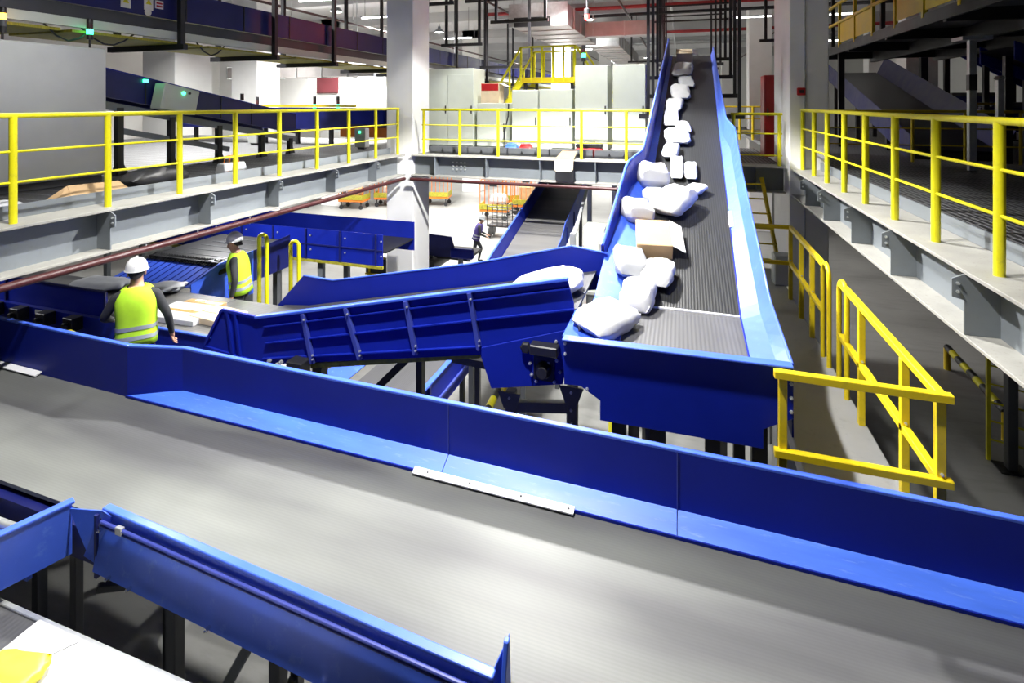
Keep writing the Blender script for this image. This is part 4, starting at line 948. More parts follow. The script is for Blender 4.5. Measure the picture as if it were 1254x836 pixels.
# ladder and post under the grating deck
t = thing('fixed_ladder', 'yellow ladder with thin rungs standing under the grating deck', 'ladder', at(1210, 562, Z=0))
a = at(1210, 562, Z=0); b = a + V((.75, -.25, 0))
for p in (a, b): link('stile', MB().box(p.x - .025, p.x + .025, p.y - .025, p.y + .025, 0, 4.3), 'yellow', t)
for k in range(13): link('rung', MB().cyl(a + V((0, 0, .35 + .31 * k)), b + V((0, 0, .35 + .31 * k)), .016, 8), 'yellow', t)
p = at(1238, 575, Z=0)
t = thing('deck_post', 'charcoal square post carrying the grating deck beside the yellow ladder', 'post', p)
link('shaft', MB().box(p.x - .07, p.x + .07, p.y - .07, p.y + .07, .02, 4.3), 'steel_dark', t, bev=.008)
link('foot_plate', MB().box(p.x - .2, p.x + .2, p.y - .16, p.y + .16, 0, .02), 'black', t)
# batten lamps added under the deck to brighten the chute and belt
for i, (x, y, e_) in enumerate(((-8.2, 7.9, 95), (-10.2, 4.2, 30))):
    t = thing('batten_lamp', ['white batten lamp under the deck above the slatted conveyor', 'white batten lamp under the deck above the covered end of the sorting belt'][i], 'lamp', (x, y, 4.5))
    link('tray', MB().box(x - .6, x + .6, y - .06, y + .06, 4.53, 4.60), 'steel', t)
    link('tube', MB().cyl((x - .55, y, 4.50), (x + .55, y, 4.50), .018, 8), 'lamp', t)
    for sx in (-.5, .5): link('rod', MB().cyl((x + sx, y, 4.6), (x + sx, y, 4.69), .01, 6), 'hanger', t)
    ld = bpy.data.lights.new('batten_light', 'AREA'); ld.shape = 'RECTANGLE'; ld.size = 1.1; ld.size_y = .06; ld.energy = e_
    lo = bpy.data.objects.new('batten_light', ld); C.objects.link(lo); lo.location = (x, y, 4.475)
x, y, z = -7.0, 4.4, 7.7  # unseen lamp added to brighten the grey cabinet and deck edge
t = thing('batten_lamp', 'white batten lamp hung high over the deck railing by the grey cabinet', 'lamp', (x, y, z))
link('tray', MB().box(x - .06, x + .06, y - .8, y + .8, z + .03, z + .10), 'steel', t)
link('tube', MB().cyl((x, y - .75, z), (x, y + .75, z), .02, 8), 'lamp', t)
for sy in (-.6, .6): link('rod', MB().cyl((x, y + sy, z + .1), (x, y + sy, CEIL), .01, 6), 'hanger', t)
ld = bpy.data.lights.new('batten_light', 'AREA'); ld.shape = 'RECTANGLE'; ld.size = .06; ld.size_y = 1.5; ld.energy = 34
lo = bpy.data.objects.new('batten_light', ld); C.objects.link(lo); lo.location = (x, y, z - .03)
# yellow hoops
def hoop(px, pb, Y, zt_, w_, label, zb=0):
    q = at(px, pb, Y=Y)
    r = w_ / 2; m = [V((q.x - r, Y, zb))] + [V((q.x - r * math.cos(PI * k / 10), Y, zt_ - r + r * math.sin(PI * k / 10))) for k in range(11)] + [V((q.x + r, Y, zb))]
    return solo('hoop_barrier', MB().tube(m, .035, 10), 'yellow', label, 'hoop', 'yellow hoops', smooth=True)
# operator platforms
OP = 2.52
t = thing('operator_platform', 'grey steel operator platform behind the blue back guard where the rear-facing worker stands', 'platform', (-6.4, 4.25, 0))
link('deck_plate', MB().box(-9.5, -4.75, 3.86, 4.56, OP - .08, OP), 'steel_dark', t)
link('edge_strip', MB().box(-9.5, -4.75, 3.83, 3.86, OP - .1, OP + .02), 'amber', t)
for x in (-9, -7, -5):
    link('leg', MB().box(x - .05, x + .05, 4.0, 4.1, 0, OP - .08), 'steel_dark', t)
t = thing('roller_table', 'silver roller table beside the rear-facing worker', 'roller table', (-6.9, 4.2, OP))
link('frame', MB().box(-7.45, -6.42, 3.95, 3.99, OP + .40, OP + .52).box(-7.45, -6.42, 4.48, 4.52, OP + .40, OP + .52), 'steel_dark', t)
for k in range(12): link('roller', MB().cyl((-7.38 + .08 * k, 3.99, OP + .49), (-7.38 + .08 * k, 4.48, OP + .49), .03, 10), 'chrome', t, smooth=True)
for x in (-7.4, -6.47):
    for y in (3.97, 4.5): link('leg', MB().box(x - .02, x + .02, y - .02, y + .02, OP, OP + .42), 'steel_dark', t)
t = thing('operator_platform', 'pale operator platform with yellow edge where the pointing worker stands', 'platform', (-6.2, 6.8, 0))
link('deck_plate', MB().box(-7.06, -5.4, 6.2, 7.0, 2.07, 2.15), 'concrete', t)
link('edge_strip', MB().box(-7.06, -5.4, 7.0, 7.04, 2.08, 2.22), 'yellow', t)
link('edge_strip', MB().box(-5.4, -5.36, 6.2, 7.04, 2.08, 2.22), 'yellow', t)
for x in (-6.95, -5.5): link('leg', MB().box(x - .05, x + .05, 6.5, 6.6, 0, 2.10), 'steel_dark', t)
hoop(322, 360, 7.25, 3.75, .16, 'yellow hoop handrail close beside the pointing worker', 0)
hoop(361, 345, 7.9, 3.48, .18, 'yellow hoop handrail between the pointing worker and the grey post', 0)
hoop(86, 400, 4.4, 3.22, .16, 'small yellow hoop behind the tall blue back guard near the drive units', OP)
# low blue machine parts at the foot of the column
t = thing('tail_station', 'low blue conveyor tail end on the hall floor beside the white column', 'conveyor', (-7.0, 14.8, 0))
a = at(528, 330, Y=14.5); b = at(552, 290, Y=14.5)
link('side_panel', MB().prism([(a.x - .3, 14.5, 1.35), (b.x + .2, 14.5, 1.35), (b.x, 14.5, b.z), (a.x - .3, 14.5, b.z + .05)], (0, .06, 0)), 'navy', t)
link('belt_tail', MB().box(a.x - .3, b.x + .5, 14.6, 15.8, 1.25, 1.33), 'belt_black', t)
link('drum', MB().cyl((a.x, 14.3, 1.1), (a.x, 15.6, 1.1), .22, 16), 'black', t, smooth=True)
link('blue_bracket', MB().box(b.x, b.x + .75, 14.4, 14.6, 1.35, 1.65), 'blue', t, bev=.05)
for x in (a.x, b.x + .3): link('leg', MB().box(x - .06, x + .06, 14.5, 14.62, 0, 1.35), 'steel', t)
t = thing('screen_cart', 'dark framed cart with yellow edging beside the white column', 'cart', (-8.0, 12.6, 0))
a = at(448, 334, Y=12.4); b = at(472, 316, Y=12.4)
link('panel', MB().box(a.x, b.x, 12.4, 12.46, a.z, b.z), 'black', t)
link('edge_frame', MB().bar((a.x, 12.38, b.z), (b.x, 12.38, b.z), .05, .05).bar((a.x + .12, 12.38, a.z), (a.x + .12, 12.38, b.z), .04, .04).bar((a.x, 12.38, a.z), (b.x, 12.38, a.z), .04, .04), 'amber', t)
for x in (a.x + .1, b.x - .1): link('leg', MB().box(x - .04, x + .04, 12.4, 12.48, 0, a.z), 'black', t)
# ---------------------------------------------------------------- roll cages on the hall floor
def cage(x, y, rot, label, load):
    t = thing('roll_cage', label, 'trolley', (x, y, 0), 'orange roll cages on the hall floor')
    R = Matrix.Rotation(rot, 3, 'Z')
    def fx(mb): mb.v = [V((x, y, 0)) + R @ p for p in mb.v]; return mb
    link('base', fx(MB().box(-.75, .75, -.5, .5, .42, .55)), 'orange', t, bev=.02)
    link('basket_side', fx(MB().box(-.75, .75, -.52, -.48, .55, .82).box(-.75, -.72, -.5, .5, .55, .82).box(.72, .75, -.5, .5, .55, .82)), 'yellow_mesh', t)
    for sx in (-.7, .7):
        for sy in (-.42, .42):
            link('wheel', fx(MB().cyl((sx * .85, sy - .03, .12), (sx * .85, sy + .03, .12), .12, 14).bar((sx * .85, sy, .15), (sx * .85, sy, .42), .05, .05)), 'black', t)
    for sy in (-.48, .48):
        m = [V((-.72, sy, .5))] + [V((-.72 + .18 - .18 * math.cos(PI / 2 * k / 4), sy, 2.1 - .18 + .18 * math.sin(PI / 2 * k / 4))) for k in range(5)] + [V((.72 - .18 + .18 * math.sin(PI / 2 * k / 4), sy, 2.1 - .18 + .18 * math.cos(PI / 2 * k / 4))) for k in range(5)] + [V((.72, sy, .5))]
        link('hoop_frame', fx(MB().tube(m, .025, 8)), 'orange', t, smooth=True)
        bars = MB()
        for k in range(5): xx = -.48 + .24 * k; bars.cyl((xx, sy, .55), (xx, sy, 2.08), .013, 6)
        link('bar_grille', fx(bars), 'orange', t)
    link('number_plate', fx(MB().box(-.2, .2, -.53, -.51, 1.75, 2.0)), 'black', t)
    for k, (dx, dy, mat, s) in enumerate(load):
        pass
    return t
CG = ((607, 258, .1, 'orange roll cage holding white sacks on the bright hall floor', 28.0), (633, 246, .5, 'orange roll cage behind the one with white sacks', 30.0), (645, 252, .2, 'orange roll cage with brown cartons near the sloping conveyor', 27.5), (434, 246, .15, 'wide orange roll cage beyond the column holding dark green sacks', 25.5), (476, 243, .3, 'orange roll cage with solid orange end just left-behind the column', 26.0), (536, 242, .2, 'orange roll cage at the dark floor edge beyond the column', 29.0))
for px, py, r, lb_, Y in CG:
    q = at(px, py, Z=.4)
    lb_ = lb_.replace('just left-behind', 'half hidden by')
    cage(q.x, q.y, r, lb_, ())
    if 'white sacks' in lb_ and 'holding' in lb_:
        bag('mail_sack', (q.x + .15, q.y + .1, .56), (.9, .7, .7), 'white mail sack inside the orange roll cage', 'poly_grey', 'sack', seed=21)
    if 'dark green' in lb_:
        bag('mail_sack', (q.x + .12, q.y, .56), (.8, .7, .7), 'brown mail sack in the wide orange roll cage', 'kraft', 'sack', seed=22)
        bag('mail_sack', (q.x - .5, q.y, .56), (.5, .7, .9), 'dark grey mail sack in the wide orange roll cage', 'steel_dark', 'sack', seed=23)
    if 'brown cartons' in lb_:
        carton((q.x, q.y, .56), (.7, .6, .9), 'brown carton inside the orange roll cage near the sloping conveyor', 'kraft')
t = thing('wire_cart', 'black wire mesh cart beside the bending worker in purple', 'cart', at(610, 290, Z=0) )
q = at(612, 292, Z=0.0)
t.location = (q.x, q.y, 0)
m = MB()
for k in range(6):
    xx = q.x - .6 + .24 * k; m.cyl((xx, q.y, .55), (xx, q.y, 1.45), .018, 6)
for k in range(4): m.cyl((q.x - .6, q.y, .6 + .27 * k), (q.x + .6, q.y, .6 + .27 * k), .018, 6)
link('mesh_side', m, 'black', t)
m2 = MB(); m2.v = [p + V((0, .7, 0)) for p in m.v]; m2.f = m.f; m2.mi = m.mi
link('mesh_side', m2, 'black', t)
link('tray', MB().box(q.x - .62, q.x + .62, q.y, q.y + .7, .5, .55), 'black', t)
for sx in (-.5, .5):
    for sy in (.1, .6): link('wheel', MB().cyl((q.x + sx - .03, q.y + sy, .25), (q.x + sx + .03, q.y + sy, .25), .25, 12), 'black', t)
# dark lane and white line on the far floor
m = MB(); a, b, c_, d = at(480, 236, Z=.0), at(640, 199, Z=0), at(600, 199, Z=0), at(480, 222, Z=0)
# ================================================================ RIGHT DECK: stair walkway, chute, far conveyors
t = thing('overhead_walkway', 'dark overhead walkway with yellow kick panels above the grating deck', 'walkway', (6, 10, 7.4))
XW = 4.0; WZ = 7.5
link('deck_plate', MB().box(XW, 9.5, 1.0, 17.6, WZ, WZ + .06), 'steel_dark', t)
link('edge_channel', MB().box(XW - .02, XW + .04, 1.0, 17.6, WZ - .16, WZ + .04), 'black', t)
for y in (2.5, 5.0, 7.5, 10.0, 12.5, 15.0, 17.5): link('joist', MB().box(XW, 9.5, y - .06, y + .06, WZ - .2, WZ), 'black', t)
for x in (5.3, 6.8, 8.3): link('stringer', MB().box(x - .05, x + .05, 1, 17.6, WZ - .3, WZ - .02), 'black', t)
ys = [2.0 + 1.25 * k for k in range(13)]
for y in ys:
    link('post', MB().box(XW - .03, XW + .03, y - .04, y + .04, WZ - .02, WZ + 1.15), 'amber', t)
for k, (a, b) in enumerate(zip(ys, ys[1:])):
    if k % 3 != 2: link('kick_panel', MB().box(XW - .008, XW + .008, a + .06, b - .06, WZ + .1, WZ + .6), 'amber', t)
for h in (.65, 1.15): link('top_rail' if h > 1 else 'mid_rail', MB().box(XW - .03, XW + .03, 2.0, 17.2, WZ + h - .03, WZ + h + .03), 'amber', t)
for y in (6.0, 9.6, 13.0, 16.8):
    link('hanger_bar', MB().box(XW + .06, XW + .14, y - .04, y + .04, WZ, CEIL), 'hanger', t)
for x, y in ((4.3, 16.8), (8.0, 12.3), (7.0, 12.2), (9.2, 16.5)):
    link('leg', MB().box(x - .07, x + .07, y - .07, y + .07, DZ, WZ), 'black', t)
# descending chute
t = thing('chute_conveyor', 'dark chute conveyor sloping down onto the grating deck behind the railings', 'conveyor', (4.5, 15, DZ))
ca, cb_ = V((5.6, 13.6, 4.98)), V((6.15, 22.6, 7.15))
sd = V((1, -.05, 0)).normalized()
def ch(f, s, dz=0): return ca.lerp(cb_, f) + sd * s + V((0, 0, dz))
link('belt', MB().sheet([ch(0, -.75), ch(0, .75), ch(1, .75), ch(1, -.75)], .02), 'belt_black', t)
link('side_guard', MB().sheet([ch(0, -.78, -.25), ch(1, -.78, -.25), ch(1, -.78, .35), ch(0, -.78, .35)], .02), 'navy', t)
link('side_guard', MB().sheet([ch(0, .78, -.05), ch(1, .78, -.05), ch(1, 1.05, .55), ch(0, 1.05, .45)], .02), 'navy', t)
link('bed', MB().prism([ch(0, -.7, -.03), ch(1, -.7, -.03), ch(1, -.7, -.2), ch(0, -.7, -.2)], sd * 1.4), 'black', t)
for f in (.25, .6, .95):
    for s in (-.6, .6):
        p = ch(f, s); link('leg', MB().box(p.x - .06, p.x + .06, p.y - .06, p.y + .06, DZ, p.z - .2), 'black', t)
# blue conveyors climbing past the posts
def far_conv(label, a, b, wd, hgt, mat, strips):
    a, b = V(a), V(b); d = (b - a); n = V((-d.y, d.x, 0)).normalized()
    t = thing('climbing_conveyor', label, 'conveyor', a)
    link('side_guard', MB().sheet([a, b, b + V((0, 0, hgt)), a + V((0, 0, hgt))], .03), mat, t)
    link('back_guard', MB().sheet([a + n * wd, b + n * wd, b + n * wd + V((0, 0, hgt)), a + n * wd + V((0, 0, hgt))], .03), mat, t)
    link('belt', MB().sheet([a + V((0, 0, .25)), b + V((0, 0, .25)), b + n * wd + V((0, 0, .25)), a + n * wd + V((0, 0, .25))], .02), 'belt_black', t)
    for f in strips:
        p = a.lerp(b, f) - n * .02; link('joint_strip', MB().bar(p, p + V((0, 0, hgt)), .03, .02), 'white_strip', t)
    for f in (.15, .5, .85):
        p = a.lerp(b, f) + n * wd / 2; link('leg', MB().box(p.x - .06, p.x + .06, p.y - .06, p.y + .06, DZ, p.z + .2), 'black', t)
    return t
far_conv('bright blue conveyor climbing behind the silver post on the grating deck', at(1262, 112, Y=18.8), at(1128, 46, Y=18.8), 1.2, .62, 'blue', (.2, .42, .64, .86))
far_conv('blue conveyor sloping overhead at the far side of the grating deck', at(1290, 112, Y=13.6), at(1200, 78, Y=13.6), 1.2, .35, 'blue', (.3, .7))
q = at(1191, 143, Z=DZ) if False else V((6.6, 11.4, DZ))
px = at(1190, 130, Y=11.4)
t = thing('silver_post', 'slim silver post with flat top plate on the grating deck', 'post', (px.x, 11.4, DZ))
zt2 = at(1190, 50, Y=11.4).z
link('shaft', MB().box(px.x - .055, px.x + .055, 11.35, 11.45, DZ, zt2), 'galv', t, bev=.006)
link('top_plate', MB().box(px.x - .22, px.x + .22, 11.2, 11.6, zt2, zt2 + .07), 'galv', t)
link('black_band', MB().box(px.x - .06, px.x + .06, 11.345, 11.455, lerp(DZ, zt2, .62), lerp(DZ, zt2, .74)), 'black', t)
px = at(1224, 130, Y=12.2); zt2 = at(1224, 98, Y=12.2).z
t = thing('silver_post', 'shorter silver post with knob end behind the slim silver post', 'post', (px.x, 12.2, DZ))
link('shaft', MB().box(px.x - .045, px.x + .045, 12.15, 12.25, DZ, zt2), 'galv', t)
link('knob_end', MB().lathe((px.x, 12.2, zt2), [(.05, 0), (.09, .03), (.06, .08)], 12), 'galv', t)
# dim machinery silhouettes at the far side of the deck
for i, (x, y, w_, h_) in enumerate(((9.5, 20, 1.6, 1.1), (12.5, 18, 2.2, 1.3), (14.5, 14.5, 1.8, 1.4), (11.2, 26, 2.4, 1.5))):
    t = thing('dark_machine', ['dark machine housing behind the chute on the grating deck', 'dark machine housing under the climbing blue conveyor', 'dark machine housing at the far wall of the grating deck', 'dark machine housing beyond the other machines'][i], 'machine', (x, y, DZ))
    link('housing', MB().box(x - w_ / 2, x + w_ / 2, y - .5, y + .5, DZ + .35, DZ + h_), 'navy', t, bev=.02)
    for sx in (-1, 1): link('leg', MB().box(x + sx * w_ * .4 - .06, x + sx * w_ * .4 + .06, y - .3, y + .3, DZ, DZ + .35), 'black', t)
    link('cover', MB().box(x - w_ * .3, x + w_ * .3, y - .4, y + .4, DZ + h_, DZ + h_ + .15), 'steel_dark', t, bev=.02)
for i, (x, y) in enumerate(((7.8, 21.0), (10.4, 21.5), (12.3, 22.5))):
    t = thing('deck_column', 'black steel column on the grating deck, %s behind the chute' % ORD[i], 'column post', (x, y, DZ))
    link('shaft', MB().box(x - .1, x + .1, y - .1, y + .1, DZ, CEIL), 'black', t)
    link('foot_plate', MB().box(x - .2, x + .2, y - .2, y + .2, DZ - .01, DZ + .03), 'black', t)
# yellow gate pieces far away between the posts
for i, (x, y) in enumerate(((10.8, 18.6), (7.3, 17.6))):
    railing('distant_gate', ['far yellow gate between dark machines on the grating deck', 'far yellow gate panel behind the chute on the grating deck'][i], lambda s, y=y: (s, y, DZ), DZ, [x, x + .45, x + .9], heights=(1.2, .8, .4), r_post=.035, colr='amber')
# ================================================================ CEILING CLUTTER
def duct(label, x0, x1, y0, y1, z0, z1, flange='Y'):
    t = thing('air_duct', label, 'duct', ((x0 + x1) / 2, (y0 + y1) / 2, z0))
    link('duct_body', MB().box(x0, x1, y0, y1, z0, z1), 'duct', t)
    n = max(2, int((y1 - y0) / 1.2)) if flange == 'Y' else max(2, int((x1 - x0) / 1.2))
    for k in range(n + 1):
        if flange == 'Y': y = lerp(y0, y1, k / n); link('joint_flange', MB().box(x0 - .04, x1 + .04, y - .02, y + .02, z0 - .04, z1 + .04), 'galv', t)
        else: x = lerp(x0, x1, k / n); link('joint_flange', MB().box(x - .02, x + .02, y0 - .04, y1 + .04, z0 - .04, z1 + .04), 'galv', t)
    for f in (.1, .9):
        if flange == 'Y': y = lerp(y0, y1, f); link('strap', MB().box(x0 - .06, x0 - .05, y - .02, y + .02, z0, CEIL - .01).box(x1 + .05, x1 + .06, y - .02, y + .02, z0, CEIL - .01), 'galv', t)
        else: x = lerp(x0, x1, f); link('strap', MB().box(x - .02, x + .02, y0 - .06, y0 - .05, z0, CEIL - .01), 'galv', t)
    return t
duct('large sheet metal air duct lit red under the ceiling behind the column', -6.2, -4.0, 19, 26, 8.95, 9.75)
link('grille', MB().box(-6.0, -4.6, 18.9, 19.0, 8.9, 9.25), 'black', bpy.data.objects['air_duct'])
duct('second sheet metal air duct stepping away behind the large one', -4.6, -3.0, 27, 40, 9.0, 9.7)
duct('short pale air duct crossing between the ducts and the hanging frames', -3.9, -.6, 22.5, 23.2, 8.9, 9.5, 'X')
duct('low air duct above the white wall beyond the overhead conveyor', -20.5, -12.5, 19.5, 20.2, 7.2, 7.7, 'X')
duct('long flat air duct along the far white wall', -22.5, -12.0, 28.8, 29.5, 7.9, 8.5, 'X')
pn = ['under the ceiling beams closest to the column', 'beyond the first ceiling pipe', 'over the yellow platform', 'past the air ducts', 'near the far wall', 'deep in the hall']
for i, (y, z, mt_, r) in enumerate(((16.2, 9.7, 'pipe_red', .05), (19.4, 10.1, 'hanger', .07), (22.0, 10.0, 'pipe_bright', .08), (24.5, 10.1, 'hanger', .08), (30, 9.95, 'pipe_bright', .09), (36, 10.1, 'galv', .1))):
    t = thing('ceiling_pipe', '%s pipe running across the hall %s' % ({'pipe_red': 'dark red', 'hanger': 'charcoal', 'pipe_bright': 'red', 'galv': 'grey'}[mt_], pn[i]), 'pipe', (-7.5, y, z))
    link('pipe_run', MB().cyl((-8.2, y, z), (17.5, y, z), r, 10), mt_, t, smooth=True)
    for x in (-5.5, -1.5, 2.5, 7, 12): link('pipe_hanger', MB().cyl((x, y, z), (x, y, CEIL), .012, 6), 'galv', t)
for i, (x, z, mt_) in enumerate(((-2.2, 9.9, 'pipe_red'), (-.35, 10.1, 'galv'), (4.9, 9.9, 'pipe_red'), (-7.2, 10.0, 'pipe_red'), (-12.5, 9.2, 'pipe_red'), (-15.5, 9.5, 'galv'))):
    t = thing('ceiling_pipe', 'thin %s pipe running lengthwise under the ceiling, %s' % ('dark red' if mt_ == 'pipe_red' else 'grey', ['left of the hanging frames', 'above the sloping conveyor', 'above the overhead walkway', 'beside the overhead conveyor', 'over the grey deck', 'near the poster wall'][i].replace('left of', 'next to')), 'pipe', (x, 20, z))
    link('pipe_run', MB().cyl((x, 9, z), (x, 55, z), .045, 8), mt_, t, smooth=True)
    for y in (12, 18, 24, 31, 38): link('pipe_hanger', MB().cyl((x, y, z), (x, y, CEIL), .012, 6), 'galv', t)
# portal hangers around the head of the sloping conveyor
for i, y in enumerate((12.2, 13.6, 15.2, 17.0, 19.0, 21.5, 24.5)):
    zc = 3.95 + .335 * (min(y, 15.5) - 5.42)
    hanger(y, 'charcoal portal frame round the head of the sloping conveyor, %s frame climbing away' % ORD[i], cx(min(y, 15.5)) - .9, cx(min(y, 15.5)) + 1.0, zc - .55 if y < 16 else 7.3, 'portal frames of the sloping conveyor', .07)
for i, (z, y) in enumerate(((9.4, 13.6), (9.0, 15.2), (8.8, 17.0), (9.2, 21.5))):
    t = thing('trapeze_rail', 'charcoal cable rail hung across the portal frames, %s above the sloping conveyor' % ORD[i], 'rail', (.3, y - .08, z))
    link('rail_pair', MB().box(-1.0, 1.75, y - .10, y - .05, z, z + .06), 'hanger', t)
    link('rail_channel', MB().box(-.9, 1.65, y - .10, y - .05, z + .2, z + .25), 'hanger', t)
    for x in (-.8, 1.5): link('rail_rod', MB().box(x - .02, x + .02, y - .095, y - .055, z, CEIL), 'hanger', t)
# charcoal frame clusters between the column and the ducts
for i, (x0, x1, y, zb) in enumerate(((-8.2, -6.9, 17.6, 8.1), (-7.4, -6.6, 14.5, 9.0), (-6.9, -5.2, 18.2, 7.3), (-5.9, -4.2, 16.6, 8.7), (-10.8, -9.9, 19.0, 8.6), (2.9, 4.6, 20.5, 8.2), (-2.6, -1.4, 30, 8.3))):
    hanger(y, ['charcoal hanger frame above the big grey green cabinet', 'short charcoal hanger frame high beside the column', 'long charcoal hanger frame behind the carton', 'charcoal hanger frame crossing in front of the air duct', 'charcoal hanger frame beyond the overhead conveyor', 'charcoal hanger frame between the white columns', 'charcoal hanger frame under the far duct'][i], x0, x1, zb, 'loose hanger frames under the ceiling', .09)
# tube lamps under the ceiling
for i, (x, y, z) in enumerate(((-12, 15.2, 9.6), (-12, 19, 9.6), (-5.2, 17.5, 9.9), (-1.8, 18, 9.9), (-1.5, 27, 9.8), (3.0, 25, 9.8), (6.5, 24, 9.6), (-11, 25, 9.4), (7.5, 32, 9.4), (-6.3, 34.5, 9.6), (11, 28, 9.5))):
    t = thing('tube_lamp', 'white fluorescent tube lamp hung under the ceiling, %s from the column outward' % ORD[i], 'lamp', (x, y, z), 'tube lamps under the ceiling')
    link('tube', MB().cyl((x - .75, y, z), (x + .75, y, z), .03, 8), 'lamp', t)
    link('batten', MB().box(x - .8, x + .8, y - .035, y + .035, z + .035, z + .07), 'steel', t)
    for sx in (-.6, .6): link('rod', MB().cyl((x + sx, y, z + .07), (x + sx, y, CEIL), .01, 6), 'hanger', t)
# assumed red lamp, added to tint the ducts and column pink
q = V((-3.0, 17.6, 8.9))
t = thing('red_beacon', 'red warning lamp hung under the ceiling near the air duct', 'lamp', q)
link('housing', MB().lathe(q, [(.1, .12), (.1, .3), (.03, .34), (.02, 2.1)], 14), 'black', t)
link('lens', MB().lathe(q, [(.02, -.08), (.08, -.05), (.095, .12)], 14), 'red_lamp', t, smooth=True)
ld = bpy.data.lights.new('red_beacon_light', 'POINT'); ld.energy = RED; ld.color = (1, .07, .08); ld.shadow_soft_size = .12
lo = bpy.data.objects.new('red_beacon_light', ld); C.objects.link(lo); lo.location = q + V((0, 0, -.2))
# posters on the far wall
q = at(400, 103, Y=24)
t = thing('notice_board', 'maroon notice board on the white wall beyond the deck conveyor', 'board', (q.x, 24.0, q.z))
a, b = at(388, 93.5, Y=24), at(414, 113.5, Y=24)
link('panel', MB().box(a.x, b.x, 24.0, 24.05, b.z, a.z), 'maroon', t)
link('edge_frame', MB().bar((a.x, 23.99, a.z), (b.x, 23.99, a.z), .04, .04).bar((a.x, 23.99, b.z), (b.x, 23.99, b.z), .04, .04), 'pipe_red', t)
struct('wall_partition', MB().box(-24, at(470, 100, Y=24.1).x, 24.06, 24.3, DZ, 8.3), 'wall')
a, b = at(220, 87, Y=19.0), at(250, 112, Y=19.0)
t = thing('lit_poster', 'glowing red and white poster on the far wall above the sloping blue conveyor', 'poster', (a.x, 19.0, b.z))
link('panel', MB().box(a.x, b.x, 19.0, 19.06, b.z, a.z), 'screen', t)
w_ = b.x - a.x; h_ = a.z - b.z
link('white_shape', MB().prism([(a.x + .02, 18.997, a.z - h_ * .2), (a.x + w_ * .18, 18.997, a.z - h_ * .2), (a.x + w_ * .36, 18.997, b.z + h_ * .12), (a.x + w_ * .30, 18.997, b.z + h_ * .08)], (0, -.006, 0)), 'poly_white', t)
link('dark_band', MB().prism([(a.x + w_ * .5, 18.997, a.z - .12 * h_), (a.x + w_ * .66, 18.997, a.z - .12 * h_), (b.x, 18.997, b.z + .30 * h_), (b.x, 18.997, b.z + .12 * h_)], (0, -.006, 0)).box(a.x, b.x, 18.991, 18.997, a.z - .12 * h_, a.z), 'maroon', t)
link('back_panel', MB().box(a.x - .05, b.x + .05, 19.06, 19.12, b.z - .05, a.z + .05), 'steel_dark', t)
link('stand', MB().box((a.x + b.x) / 2 - .1, (a.x + b.x) / 2 + .1, 19.06, 19.14, DZ, b.z), 'steel_dark', t)
